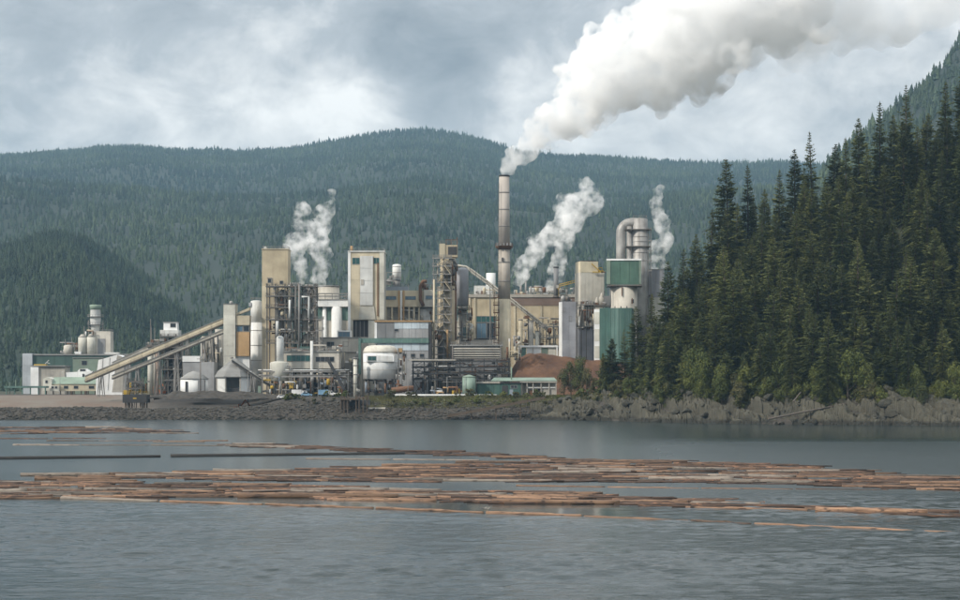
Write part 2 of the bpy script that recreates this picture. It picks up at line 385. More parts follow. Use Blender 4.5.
class Thing:
    """a thing whose front stands at distance D; parts are given in photograph columns/rows at that distance"""
    def __init__(s, name, pxc, D, label, cat, group=None, rot=0.0, ground=YARD):
        s.D = D; s.pxc = pxc; s.g = ground
        s.o = bpy.data.objects.new(name, None); COL.objects.link(s.o); s.o.empty_display_size = 2
        s.o.location = (WX(pxc, D), D, ground); s.o.rotation_euler = (0, 0, R(rot)); finish(s.o, label, cat, group)
    def x(s, px): return (px - s.pxc) * s.D / F
    def z(s, py): return WZ(py, s.D) - s.g
    def p(s, px, py, y=0.0): return Vector((s.x(px), y, s.z(py)))
    def box(s, name, mat, x0, x1, yt, yb=None, y0=0.0, y1=10.0, par=None, label=None):
        o = MB().box(s.x(x0), s.x(x1), y0, y1, -0.4 if yb is None else s.z(yb), s.z(yt)).build(name, mat, par or s.o)
        if label: o['label'] = label
        return o
    def cyl(s, name, mat, x0, x1, yt, yb=None, y=None, dome=0.0, par=None, taper=1.0, n=24):
        r = (s.x(x1) - s.x(x0)) / 2; cx = (s.x(x1) + s.x(x0)) / 2; z0 = -0.4 if yb is None else s.z(yb); z1 = s.z(yt)
        prof = [(r, z0), (r * taper, z1 - dome)]
        if dome > 0: prof += [(r * taper * 0.82, z1 - dome * 0.45), (r * taper * 0.45, z1 - dome * 0.12), (r * 0.06, z1)]
        return MB().lathe(prof, cx, r if y is None else y, n).build(name, mat, par or s.o)
    def bars(s, name, mat, segs, wd=0.35, par=None):
        m = MB()
        for a, b in segs: m.bar(a, b, wd)
        return m.build(name, mat, par or s.o)
    def pipe(s, name, mat, pts, r, par=None, n=8): return MB().tube(pts, r, n).build(name, mat, par or s.o)
    def window(s, x0, x1, yt, yb, y=0.0, mat='glass', par=None, frame='grey_steel', mull=0):
        """a pane set in a frame that stands proud of the wall"""
        a, b, c, d = s.x(x0), s.x(x1), s.z(yb), s.z(yt); t = 0.16
        m = MB().box(a - t, b + t, y - 0.14, y, d, d + t).box(a - t, b + t, y - 0.2, y, c - t, c).box(a - t, a, y - 0.14, y, c, d).box(b, b + t, y - 0.14, y, c, d)
        for i in range(mull):
            q = a + (b - a) * (i + 1) / (mull + 1); m.box(q - 0.06, q + 0.06, y - 0.12, y - 0.02, c, d)
        wd = m.build('window', frame, par or s.o)
        MB().box(a, b, y - 0.05, y - 0.01, c, d).build('pane', mat, wd); return wd
    def rail(s, x0, x1, y0, y1, z, par=None, mat='grey_steel', h=1.2):
        m = MB(); c = [(x0, y0), (x1, y0), (x1, y1), (x0, y1)]
        for i in range(4):
            (ax, ay), (bx, by) = c[i], c[(i + 1) % 4]
            for hh in (h, h * 0.55): m.bar((ax, ay, z + hh), (bx, by, z + hh), 0.09)
            k = max(1, int(math.hypot(bx - ax, by - ay) / 2.2))
            for j in range(k): m.bar((ax + (bx - ax) * j / k, ay + (by - ay) * j / k, z), (ax + (bx - ax) * j / k, ay + (by - ay) * j / k, z + h), 0.09)
        return m.build('railing', mat, par or s.o)
    def panels(s, mat, x0, x1, yt, yb, nx, nz, y=0.0, par=None, gap=0.10, th=0.12):
        """cladding sheets with open joints, each a piece of its own"""
        a, b, c, d = s.x(x0), s.x(x1), (-0.3 if yb is None else s.z(yb)), s.z(yt)
        w_, h_ = (b - a) / nx, (d - c) / nz
        me = MB().box(gap / 2, w_ - gap / 2, -th, -0.003, gap / 2, h_ - gap / 2).mesh('panel', mat)
        for i in range(nx):
            for j in range(nz): link('panel', me, par or s.o, (a + i * w_, y, c + j * h_))
    def frame_tower(s, cols, levels, depth, mat='steel', wd=0.45, brace=True, deck=True, y0=0.0, seed=0, rail=True, deckmat='grey_steel'):
        """open steel frame: each column, floor and bay brace is a part"""
        rnd = random.Random(seed); zt = s.z(levels[0]) + 1.0; zb = -0.3
        for cpx in cols:
            for yy in (y0, y0 + depth):
                MB().box(s.x(cpx) - wd / 2, s.x(cpx) + wd / 2, yy - wd / 2, yy + wd / 2, zb, zt).build('column', mat, s.o)
        for lv in levels:
            z = s.z(lv); a, b = s.x(cols[0]), s.x(cols[-1])
            if deck: f = MB().box(a - 0.5, b + 0.5, y0 - 0.6, y0 + depth + 0.6, z - 0.22, z).build('floor_deck', deckmat, s.o)
            else: f = MB().bar((a, y0, z), (b, y0, z), wd * 0.8).build('floor_beam', mat, s.o); MB().bar((a, y0 + depth, z), (b, y0 + depth, z), wd * 0.8).build('floor_beam', mat, s.o)
            MB().box(a - 0.5, b + 0.5, y0 - 0.75, y0 - 0.605, z - 0.55, z - 0.05).build('edge_beam', mat, f)
            if rail: s.rail(a - 0.4, b + 0.4, y0 - 0.5, y0 + depth + 0.5, z, f, mat)
        if brace:
            for i in range(len(cols) - 1):
                for j in range(len(levels)):
                    if rnd.random() < 0.6:
                        zl = s.z(levels[j + 1]) if j + 1 < len(levels) else 0.0
                        a, b = s.x(cols[i]), s.x(cols[i + 1])
                        m = MB().bar((a, y0 - 0.3, zl), (b, y0 - 0.3, s.z(levels[j])), wd * 0.5)
                        if rnd.random() < 0.5: m.bar((b, y0 - 0.3, zl), (a, y0 - 0.3, s.z(levels[j])), wd * 0.5)
                        m.build('brace', mat, s.o)
    def clutter(s, x0, x1, yt, yb, n, y0, y1, seed=0, mats=('grey_steel', 'white', 'steel', 'rust', 'concrete', 'silver', 'cream')):
        """pipe runs, elbows, small drums and cabinets of the process plant"""
        rnd = random.Random(seed)
        for i in range(n):
            ax = rnd.uniform(x0, x1); ay = rnd.uniform(yt, yb); y = rnd.uniform(y0, y1); mat = rnd.choice(mats); k = rnd.random()
            if k < 0.35:
                bx = min(x1, ax + rnd.uniform(3, 14)); r = rnd.uniform(0.12, 0.42); by = min(yb, ay + rnd.uniform(2, 12))
                pts = [s.p(ax, ay, y), s.p(bx, ay, y), s.p(bx, by, y)]
                s.pipe('pipe', mat, pts, r)
            elif k < 0.62:
                r = rnd.uniform(0.15, 0.5); by = min(yb, ay + rnd.uniform(5, 22)); s.pipe('pipe', mat, [s.p(ax, ay, y), s.p(ax, by, y)], r)
            elif k < 0.82:
                wv = rnd.uniform(2.0, 4.5); hv = rnd.uniform(2.5, 7)
                s.cyl('drum', mat, ax, min(ax + wv, x1 + 2), ay, min(ay + hv, yb), y=y, dome=0.5, n=14)
            else:
                wv = rnd.uniform(2, 5); hv = rnd.uniform(1.5, 4)
                s.box('cabinet', mat, ax, min(ax + wv, x1 + 2), ay, min(ay + hv, yb), y, y + rnd.uniform(1, 3))
#@@SETTING
#@@MILL
#@@NATURE
#@@SMOKE
# ================================================================== SETTING
I = lambda u, xs, ys: np.interp(u, xs, ys)
def shore_D(u): return I(u, [-400, 0, 240, 540, 600, 700, 830, 960, 1150], [716, 716, 718, 720, 706, 658, 634, 622, 600])
def head_H(u): return I(u, [560, 600, 640, 680, 720, 780, 850, 906, 960, 1150], [0, 0, 5, 26, 47, 56, 74, 86, 99, 120])
def ground_z(u, D):
    s = D - shore_D(u); X = (u - CX) * D / F
    n = fbm(X * 0.05, D * 0.05, 4, 3)
    left = np.where(s < 18, -3 + 7.6 * sstep(-6, 17, s), 4.6 + 0 * s)
    left = left - 2.2 * sstep(20, 30, s) + (YARD - 2.4) * sstep(30, 150, s)
    mid = -3 + 12.0 * sstep(-7, 27, s)
    k = sstep(225, 300, u); z = left * (1 - k) + mid * k
    z = z + n * 0.9 * (1 - sstep(25, 60, s) * 0.75)
    r = -3 + 12.0 * sstep(-7, 16, s) + head_H(u) * sstep(10, 135, s) * (1 + 0.05 * n) + n * 1.2
    r = r - 60 * sstep(260, 420, s) * sstep(600, 700, u)
    k = sstep(540, 610, u); z = z * (1 - k) + r * k
    return z
def gz(px, D): return float(ground_z(np.array([float(px)]), np.array([float(D)]))[0])
def terrain(name, us, Ds, zf, mat, smooth=True, attrs=None):
    U, DD = np.meshgrid(us, Ds, indexing='ij'); Z = zf(U, DD)
    V = np.stack([(U - CX) * DD / F, DD, Z], -1).reshape(-1, 3)
    at = {k: (ty, fn(U, DD, Z)) for k, (ty, fn) in (attrs or {}).items()}
    return link(name, np_mesh(name, V, grid_faces(len(us), len(Ds)), mat, smooth, at))
def zone(U, D, Z):
    s = D - shore_D(U); X = (U - CX) * D / F; n = fbm(X * 0.04, D * 0.04, 4, 8)
    mud = (1 - sstep(120, 175, U + 12 * n)) * sstep(16, 20, s) * (1 - sstep(150, 190, s))
    g = sstep(12, 18, s + 5 * n) * (1 - sstep(28, 36, s + 4 * n)) * sstep(345, 400, U) * 0.95
    fl = np.maximum(sstep(14, 22, s) * sstep(590, 640, U), sstep(230, 300, s))
    return np.stack([mud, g, fl], -1)
us = np.concatenate([np.linspace(-500, -20, 40), np.linspace(-10, 980, 330), np.linspace(1000, 1500, 40)])
Ds = np.concatenate([np.linspace(590, 700, 50), np.linspace(701, 790, 120), np.linspace(795, 1900, 90)])
finish(terrain('ground', us, Ds, ground_z, 'ground', attrs={'zone': ('FLOAT_VECTOR', zone)}), kind='structure')

# water: one sheet; 'chop' is how strongly the wind ripples it
xs = np.concatenate([[-7000, -2500, -900], np.linspace(-420, -80, 30), np.linspace(-78, 78, 400), np.linspace(80, 420, 30), [900, 2500, 7000]])
ys = np.concatenate([[-3000, -600, 0, 60, 90], np.linspace(108, 250, 500), np.linspace(252, 730, 120), [1000, 3000, 9000]])
XX, YY = np.meshgrid(xs, ys, indexing='ij')
UU = np.clip(CX + F * XX / np.maximum(YY, 40), -800, 1800); PY = HY + CAMZ * F / np.maximum(YY, 40)
n = fbm(XX * 0.012, YY * 0.03, 4, 21)
edge = I(UU, [0, 300, 600, 800, 960], [501, 506, 516, 526, 532])
front = sstep(-2, 3, PY - edge + 3 * n)
right = sstep(560, 760, UU + 60 * n)
far = 1 - sstep(436, 443, PY + 2 * n)
mid = 0.06 + 0.22 * sstep(0.1, 0.35, n) + right * 0.8
mid = mid * (1 - far) + far * (0.12 + 0.0 * right)
chop = mid * (1 - front) + front * (0.85 + 0.5 * n)
dense = sstep(-78, -74, XX) * (1 - sstep(74, 78, XX)) * sstep(108, 114, YY) * (1 - sstep(205, 248, YY))
fine = (0.235 + 0.08 * right * (1 - far) - 0.10 * right * far) * (1 - dense) + 0.10 * dense
Zw = 0 * XX; rw_ = np.random.default_rng(5)
for k in range(46):      # short wind waves running toward the viewer, spread about the wind direction
    lam = 0.75 * (6.0 / 0.75) ** (k / 45.0); th = rw_.normal(1.75, 0.55); kk = 6.283 / lam
    grp = 0.6 + 0.8 * vnoise(XX / (lam * 5) + k * 3.7, YY / (lam * 5) + k, 80 + k)
    Zw = Zw + 0.0052 * lam ** 0.9 * grp * np.sin(kk * (np.cos(th) * XX + np.sin(th) * YY) + rw_.uniform(0, 6.28))
gust = 0.45 + 1.1 * sstep(-0.35, 0.4, fbm(XX * 0.02, YY * 0.05, 3, 23))
V = np.stack([XX, YY, Zw * dense * np.clip(chop, 0, 1.2) * gust], -1).reshape(-1, 3)
finish(link('water', np_mesh('water', V, grid_faces(len(xs), len(ys)), 'water', True, {'chop': ('FLOAT', chop), 'fine': ('FLOAT', fine)})), kind='structure')

# bedrock along the headland: tilted slabs split by joints
SLAB = {}
def slab_z(U, D):
    s = D - shore_D(U); X = (U - CX) * D / F
    base = -2.5 + 13.0 * sstep(-8, 13, s + 9.0 * fbm(X * 0.05, D * 0.07, 3, 4))
    q = np.stack([(X * 0.8 + (base) * 1.3) / 6.5 + fbm(X * 0.2, D * 0.2, 3, 31) * 0.5, (D + 0.35 * X) / 4.4 + fbm(X * 0.15, D * 0.15, 3, 32) * 0.5], -1)
    ci = np.floor(q).astype(int); best = np.full(U.shape, 9.0); sec = np.full(U.shape, 9.0); hgt = np.zeros(U.shape); tx = np.zeros(U.shape)
    for dx in (-1, 0, 1):
        for dy in (-1, 0, 1):
            cx_, cy_ = ci[..., 0] + dx, ci[..., 1] + dy
            rx = vnoise(cx_ * 7.31 + .5, cy_ * 3.17 + .5, 5); ry = vnoise(cx_ * 2.91 + .5, cy_ * 8.3 + .5, 6); rh = vnoise(cx_ * 5.7 + .5, cy_ * 6.1 + .5, 7)
            ox = q[..., 0] - (cx_ + rx); oy = q[..., 1] - (cy_ + ry); d = np.hypot(ox, oy)
            new = d < best; sec = np.where(new, best, np.minimum(sec, d)); best = np.where(new, d, best)
            hgt = np.where(new, rh, hgt); tx = np.where(new, ox, tx)
    crack = sstep(0.0, 0.16, sec - best)
    q2 = q * 2.6 + 11.3; c2 = np.floor(q2).astype(int); b2 = np.full(U.shape, 9.0); s2 = np.full(U.shape, 9.0); h2 = np.zeros(U.shape); t2_ = np.zeros(U.shape)
    for dx in (-1, 0, 1):
        for dy in (-1, 0, 1):
            cx_, cy_ = c2[..., 0] + dx, c2[..., 1] + dy
            ox = q2[..., 0] - (cx_ + vnoise(cx_ * 3.31 + .5, cy_ * 5.17 + .5, 15)); oy = q2[..., 1] - (cy_ + vnoise(cx_ * 4.91 + .5, cy_ * 2.3 + .5, 16)); d = np.hypot(ox, oy)
            new = d < b2; s2 = np.where(new, b2, np.minimum(s2, d)); b2 = np.where(new, d, b2); h2 = np.where(new, vnoise(cx_ * 1.7 + .5, cy_ * 9.1 + .5, 17), h2); t2_ = np.where(new, ox, t2_)
    minor = (h2 - 0.5) * 1.5 - t2_ * 0.9 - (1 - sstep(0.0, 0.2, s2 - b2)) * 0.8
    z = base + (hgt - 0.5) * 3.6 - tx * 3.0 - (1 - crack) * 1.8 + minor + fbm(X * 0.9, D * 0.9, 3, 9) * 0.3
    f = sstep(548, 650, U)
    SLAB['tint'] = np.clip(0.6 * hgt + 0.5 * h2, 0, 1)
    return z - (1 - f) * (3.2 + 3.0 * (1 - sstep(535, 565, U))) - 6.5 * sstep(15, 24, s)
us = np.linspace(530, 1010, 640); 
tt = np.linspace(-9, 25, 64)
U, T = np.meshgrid(us, tt, indexing='ij'); DD = shore_D(U) + T; Z = slab_z(U, DD)
V = np.stack([(U - CX) * DD / F, DD, Z], -1).reshape(-1, 3)
rock = finish(link('rocky_shore', np_mesh('rocky_shore', V, grid_faces(640, 64), 'rock', False, {'tint': ('FLOAT', SLAB['tint'])})), kind='structure')
def boulder_mesh(i, mat, sub=2):
    bm = bmesh.new(); bmesh.ops.create_icosphere(bm, subdivisions=sub, radius=1.0); rnd = random.Random(i)
    cuts = [(Vector((rnd.gauss(0, 1), rnd.gauss(0, 1), rnd.gauss(0, 1))).normalized(), rnd.uniform(0.45, 0.8)) for _ in range(9)]
    for v in bm.verts:
        for nrm, dd in cuts:
            k = v.co.dot(nrm)
            if k > dd: v.co -= nrm * (k - dd)
        v.co.x *= 1.25; v.co.z *= 0.75
    me = bpy.data.meshes.new('boulder'); bm.to_mesh(me); bm.free(); me.materials.append(MATS[mat]); return me
bms = [boulder_mesh(i, 'rock') for i in range(6)]
for i in range(140):
    u = random.uniform(550, 975); D = float(shore_D(u)) + random.uniform(-3, 15)
    z = float(slab_z(np.array([u]), np.array([D]))[0]); r = random.choice((0.5, 0.7, 0.9, 1.2, 1.7, 2.2))
    o = link('boulder', bms[i % 6], rock, (WX(u, D), D, max(z, -0.5) + r * 0.15)); o.scale = (r,) * 3
    o.rotation_euler = (random.uniform(-.4, .4), random.uniform(-.6, .2), random.uniform(0, 6.3))
# rip-rap of the breakwater and the mill bank: uncountable broken stone
ico = bmesh.new(); bmesh.ops.create_icosphere(ico, subdivisions=1, radius=1.0)
iv = np.array([v.co[:] for v in ico.verts]); jf = np.array([[v.index for v in f.verts] for f in ico.faces]); ico.free()
def scatter(name, u, D, z, r, mat, label, cat, flat=0.7):
    n = len(u); k = len(iv); an = RNG.uniform(0, 6.28, n)
    P = iv[None] * RNG.uniform(0.6, 1.25, (n, k, 1)) * r[:, None, None]
    ca, sa = np.cos(an)[:, None], np.sin(an)[:, None]
    P = np.stack([P[..., 0] * ca - P[..., 1] * sa, P[..., 0] * sa + P[..., 1] * ca, P[..., 2] * flat], -1)
    P += np.stack([(u - CX) * D / F, D, z], -1)[:, None]
    Fc = (jf[None] + (np.arange(n) * k)[:, None, None]).reshape(-1, 3)
    return finish(link(name, np_mesh(name, P.reshape(-1, 3), Fc, mat)), label, cat, kind='stuff')
u = RNG.uniform(-40, 600, 9000); s_ = RNG.uniform(-7, 19, 9000) ; D = shore_D(u) + s_
keep = ground_z(u, D) > -1.0; u, D = u[keep], D[keep]
scatter('riprap', u, D, ground_z(u, D) - 0.05, RNG.choice([0.35, 0.5, 0.7, 1.0], len(u), p=[.3, .35, .25, .1]), 'riprap', 'dark broken rip-rap stone along the mill waterline', 'riprap')

# hills
RX = [-400, -20, 0, 40, 75, 110, 140, 170, 215, 240, 290, 340, 380, 425, 460, 490, 520, 560, 600, 650, 700, 780, 900, 1300]
RY = [165, 152, 152, 150, 147, 143, 142, 146, 146, 148, 145, 136, 129, 125, 130, 138, 148, 152, 153, 157, 159, 158, 165, 175]
D0, DR = 1700.0, 6200.0
def main_z(U, D):
    s = (D - D0) / (DR - D0); zr = CAMZ + (HY - I(U, RX, RY)) * DR / F - 15
    X = (U - CX) * D / F
    g = np.where(s < 1, np.clip(s, 0, 1) ** 0.93, 1 - (s - 1) * 1.2)
    env = np.clip(s * 3, 0, 1) * np.clip((1 - s) * 2.2, 0, 1)
    ridg = 1 - np.abs(fbm(X * 0.0009 + D * 0.0003, D * 0.0008, 4, 41)) * 2
    return 8 + (zr - 8) * g + env * (fbm(X * 0.0013, D * 0.0012, 4, 40) * 75 + (ridg - 0.5) * 50)
LX = [-500, -100, -30, 0, 45, 65, 85, 120, 180, 250, 330, 420]; LY = [300, 262, 240, 238, 224, 224, 230, 251, 288, 330, 372, 400]
def left_z(U, D):
    s = (D - 1500) / 800.0; zr = CAMZ + (HY - I(U, LX, LY)) * 2300 / F - 14
    X = (U - CX) * D / F
    return 4 + (zr - 4) * np.where(s < 1, np.clip(s, 0, 1) ** 0.8, 1 - (s - 1) ** 2 * 3) + np.clip(s * 3, 0, 1) * fbm(X * 0.005, D * 0.005, 4, 50) * 22 * np.clip((1.2 - s) * 3, 0.2, 1)
QX = [560, 640, 700, 780, 840, 880, 920, 940, 960, 1000, 1100, 1500]; QY = [395, 350, 300, 215, 146, 112, 80, 62, 33, -5, -80, -150]
def right_z(U, D):
    s = (D - 1150) / 1650.0; zr = CAMZ + (HY - I(U, QX, QY)) * 2800 / F - 14; X = (U - CX) * D / F
    return 2 + (zr - 2) * np.where(s < 1, np.clip(s, 0, 1), 1 - (s - 1) ** 2 * 2) + np.clip(s * 3, 0, 1) * fbm(X * 0.004, D * 0.004, 4, 60) * 16 * np.clip((1.2 - s) * 3, 0.2, 1)
leaf_mat('forest_floor', (0.009, 0.018, 0.011), (0.018, 0.028, 0.014), tr=0.0, scale=0.01)
finish(terrain('mountain', np.linspace(-400, 1300, 240), np.linspace(D0, 7200, 150), main_z, 'forest_floor'), kind='structure')
finish(terrain('hill', np.linspace(-500, 420, 120), np.linspace(1500, 2800, 60), left_z, 'forest_floor'), kind='structure')
finish(terrain('hill', np.linspace(560, 1500, 120), np.linspace(1150, 3300, 60), right_z, 'forest_floor'), kind='structure')
def forest(name, n, zf, u0, u1, d0, d1, tiers, sides, label, hmin, hmax, pw=0.75, mat='far_needles'):
    u = RNG.uniform(u0, u1, n); D = d0 + (d1 - d0) * RNG.uniform(0, 1, n) ** pw
    z = zf(u, D) - 1.0; X = (u - CX) * D / F
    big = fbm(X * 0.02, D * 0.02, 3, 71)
    h = RNG.uniform(hmin, hmax, n) * (1 + 0.45 * big); h = h * np.interp(D, [1300, 3600], [0.62, 1.0]); h = np.where(RNG.uniform(0, 1, n) < 0.08, h * 1.3, h)
    r = h * RNG.uniform(0.17, 0.30, n); ph = RNG.uniform(0, 6.28, n)
    vs = []; fs = []; per = tiers * (sides + 1)
    for t in range(tiers):
        z0 = 0.08 + 0.80 * t / tiers; z1 = min(1.0, z0 + 1.55 / tiers) if t < tiers - 1 else 1.0
        rr = r * (1 - z0) ** 0.85
        for k in range(sides):
            a = ph + 6.283 * k / sides + t * 0.7; jr = RNG.uniform(0.55, 1.25, n); jz = RNG.uniform(-0.05, 0.03, n)
            vs.append(np.stack([X + np.cos(a) * rr * jr, D + np.sin(a) * rr * jr, z + h * (z0 + jz)], -1))
        vs.append(np.stack([X + RNG.normal(0, 0.02, n) * h * 0.5, D, z + h * z1], -1))
        b = t * (sides + 1); fs += [(b + k, b + (k + 1) % sides, b + sides) for k in range(sides)]
    V = np.stack(vs, 1).reshape(-1, 3); Fc = (np.array(fs)[None] + (np.arange(n) * per)[:, None, None]).reshape(-1, 3)
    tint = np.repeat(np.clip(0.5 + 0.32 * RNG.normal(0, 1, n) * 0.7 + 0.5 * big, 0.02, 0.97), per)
    finish(link(name, np_mesh(name, V, Fc, mat, False, {'tint': ('FLOAT', tint)})), label, 'forest', kind='stuff')
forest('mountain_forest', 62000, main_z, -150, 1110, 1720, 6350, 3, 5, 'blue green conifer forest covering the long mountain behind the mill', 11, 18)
forest('hill_forest', 9500, left_z, -160, 330, 1520, 2360, 5, 6, 'dark green conifer forest on the low hill behind the left sheds', 13, 21, mat='near_hill_needles')
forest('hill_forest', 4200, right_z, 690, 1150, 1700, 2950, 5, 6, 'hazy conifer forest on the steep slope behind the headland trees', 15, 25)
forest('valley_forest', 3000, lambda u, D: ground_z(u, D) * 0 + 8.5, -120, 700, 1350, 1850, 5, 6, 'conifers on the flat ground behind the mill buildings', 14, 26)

# haze: even, thin, pale air round everything
m = bpy.data.materials.new('haze'); m.use_nodes = True; m.node_tree.nodes.clear(); t = m.node_tree
o = N('ShaderNodeOutputMaterial', t); pv = N('ShaderNodeVolumePrincipled', t)
pv.inputs['Color'].default_value = (0.46, 0.74, 1.0, 1); pv.inputs['Density'].default_value = 0.000055; pv.inputs['Anisotropy'].default_value = 0.2
L(t, pv.outputs[0], o.inputs['Volume']); MATS['haze'] = m
finish(MB().box(-7600, 7600, -3400, 9600, -6, 1010).build('haze', 'haze'), 'thin pale blue haze filling the inlet air', 'haze', kind='stuff')
# ================================================================== THE MILL
# ---- tall chimney
t = Thing('chimney', 504.3, 820, 'tall tapering concrete chimney with a ring platform, pouring white steam', 'chimney')
MB().lathe([(3.05, 0.0), (2.95, t.z(299))], 0, 3, 32).build('lower_shaft', 'cream', t.o)['label'] = 'cream painted lower part of the chimney'
MB().lathe([(2.75, t.z(299)), (2.55, t.z(247))], 0, 3, 32).build('middle_shaft', 'stack_tan', t.o); MB().lathe([(2.55, t.z(247)), (2.35, t.z(176))], 0, 3, 32).build('shaft', 'stack_concrete', t.o)
MB().lathe([(2.42, t.z(176.2)), (2.48, t.z(174.5)), (2.1, t.z(174.4))], 0, 3, 32).build('rim', 'dark', t.o)
for py in (192, 209, 226, 262, 281):
    r = np.interp(py, [176, 299], [2.42, 2.85]); MB().lathe([(r, t.z(py + .5)), (r, t.z(py - .5))], 0, 3, 32).build('steel_band', 'grey_steel', t.o)
pf = MB().lathe([(3.0, t.z(249)), (4.1, t.z(246.5)), (4.1, t.z(245.8))], 0, 3, 24).build('platform', 'rust', t.o)
m = MB()
for k in range(24):
    a = 2 * math.pi * k / 24; b = 2 * math.pi * (k + 1) / 24; zz = t.z(245.8)
    A = Vector((4 * math.cos(a), 3 + 4 * math.sin(a), zz)); B_ = Vector((4 * math.cos(b), 3 + 4 * math.sin(b), zz))
    m.bar(A, A + Vector((0, 0, 1.2)), 0.1)
    for h in (0.6, 1.2): m.bar(A + Vector((0, 0, h)), B_ + Vector((0, 0, h)), 0.1)
m.build('railing', 'rust', pf)
for k in range(5): MB().box(-3.6 + 1.5 * k, -2.8 + 1.5 * k, -1.5, -0.6, t.z(245.8), t.z(245.8) + 1.3).build('warning_light', 'grey_steel', pf)
m = MB()
for k in range(46): m.bar((-2.9, 0.1, 5 + k * 2.0), (-2.3, 0.1, 5 + k * 2.0), 0.1)
m.bar((-2.95, 0.1, 3), (-2.75, .4, 97), 0.12).bar((-2.35, 0.1, 3), (-2.2, .4, 97), 0.12).build('ladder', 'steel', t.o)
MB().box(-1.2, -0.5, -0.25, 1.0, t.z(261), t.z(257.5)).build('access_door', 'dark', t.o)
t2 = Thing('stair_tower', 496.2, 817, 'rusty scaffold stair tower clinging to the left side of the tall chimney', 'stair tower')
t2.frame_tower([494.4, 498.2], [297 + 7.5 * i for i in range(10)], 2.6, 'rust', 0.22, True, True, seed=2, deckmat='rust')

# ---- beige elevator tower and open process structure
t = Thing('elevator_tower', 275, 806, 'tall plain beige tower block above the open steel process structure', 'tower')
t.box('wall', 'beige', 262, 288, 249.5, None, 0, 11)
t.box('parapet', 'cream', 261.6, 288.4, 248.6, 249.5, -0.3, 11.3)
t.rail(t.x(262.5), t.x(287.5), 0.3, 10.5, t.z(248.6))
t.cyl('roof_vent', 'white', 263.2, 266, 246, 248.7, y=3, dome=0.4, n=12)
t.box('corner_pilaster', 'cream', 262, 266.5, 286, None, -0.35, 0.0); t.box('corner_pilaster', 'cream', 271.5, 276, 286, None, -0.35, 0.0)
t.window(268, 271, 279, 282.5, 0.0); t.window(280, 283, 281, 284, 0.0)
t.bars('cable_tray', 'grey_steel', [(t.p(267, 278, -.2), t.p(272, 278, -.2)), (t.p(272, 278, -.2), t.p(272, 290, -.2))], 0.2)
t = Thing('process_structure', 291, 792, 'open dark steel frame crowded with vessels and pipes below the beige tower', 'steel structure')
cols = [267, 275.5, 285, 291.5, 300, 308, 315]
t.frame_tower(cols, [286, 295.5, 307, 319, 331, 342.5], 10, 'steel', 0.5, True, True, seed=5)
t.frame_tower([317, 322], [319, 330, 341], 6, 'grey_steel', 0.3, True, False, seed=6, y0=-1)
for i, (a, b, y_, h, mt_) in enumerate([(277, 284, 309, 330, 'grey_steel'), (286, 290.5, 310, 331, 'white'), (293, 299, 309, 330, 'silver'), (301, 307, 309, 331, 'concrete'), (308.5, 314, 311, 330, 'grey_steel'),
                                      (278, 286, 289, 306, 'grey_steel'), (288, 293, 297, 307, 'silver'), (303, 309, 289, 306, 'white'), (310, 314, 297, 307, 'silver'), (279, 284, 332, 342, 'grey_steel'), (302, 312, 333, 350, 'concrete'), (292, 296, 332, 352, 'pale_green')]):
    t.cyl('vessel', mt_, a, b, y_, h, y=4, dome=1.0, n=18)
t.clutter(268, 314, 283, 342, 95, 0.5, 8, seed=3)
for i in range(4): t.cyl('roof_vent', 'grey_steel', 289 + i * 2.2, 290.6 + i * 2.2, 282, 286.2, y=3 + i, n=10)
t.pipe('pipe', 'grey_steel', [t.p(299.5, 284, -1.2), t.p(299.5, 352, -1.2)], 0.5); t.pipe('pipe', 'steel', [t.p(296, 286, -1.4), t.p(296, 340, -1.4)], 0.35)
t.pipe('pipe', 'white', [t.p(302, 297, -1.3), t.p(309, 297, -1.3), t.p(309, 318, -1.3)], 0.45); t.pipe('pipe', 'white', [t.p(290, 300, -1.2), t.p(290, 318, -1.2)], 0.5)
t.box('access_box', 'teal', 300, 310, 346.5, 350, -1.6, 1)

t = Thing('control_building', 309, 776, 'low grey beige building on columns with dark window bands under the steel structure', 'building')
t.box('wall', 'pale_concrete', 282, 339, 352, 368.5, 0, 12)
t.box('roof', 'roof_grey', 281, 340, 350.8, 352, -0.5, 12.5)
t.window(287, 310, 355.5, 361, 0, 'teal_glass', mull=4); t.window(316, 334, 357, 361.5, 0, 'glass', mull=3)
for cpx in (283, 292, 301, 311, 320, 329, 338): t.box('column', 'concrete', cpx - .7, cpx + .7, 368.5, None, 0.5, 1.5); t.box('column', 'concrete', cpx - .7, cpx + .7, 368.5, None, 10, 11)
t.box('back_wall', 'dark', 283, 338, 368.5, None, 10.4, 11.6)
t.rail(t.x(282), t.x(339), 0.2, 11.5, t.z(350.8))
t.clutter(283, 338, 369, 392, 80, -3.0, 8, seed=14)
t.clutter(283, 340, 344, 352, 18, 1, 9, seed=15)
t.cyl('vent_pipe', 'white', 310.5, 313.5, 341, None, y=-1.2, n=12)

t = Thing('storage_tank', 278.5, 768, 'white upright vessel standing on a squat round pale tank', 'tank')
t.cyl('tank_shell', 'cream_white', 269, 288, 361, 381, y=3, dome=0.8); t.cyl('upper_vessel', 'white', 275.5, 283, 335.5, 361.5, y=3, dome=1.0)
for k in range(6):
    a = k * math.pi / 3; MB().bar((3.4 * math.cos(a), 3 + 3.4 * math.sin(a), -.3), (3.4 * math.cos(a), 3 + 3.4 * math.sin(a), t.z(380.8)), 0.4).build('leg', 'steel', t.o)
t.pipe('pipe', 'white', [t.p(277, 336, 1.0), t.p(277, 321, 1.0)], 0.6); t.pipe('pipe', 'grey_steel', [t.p(287, 366, 0), t.p(290, 366, 0), t.p(290, 392, 0)], 0.4)
t.box('control_box', 'sage', 259, 262, 386, None, -4, -2)

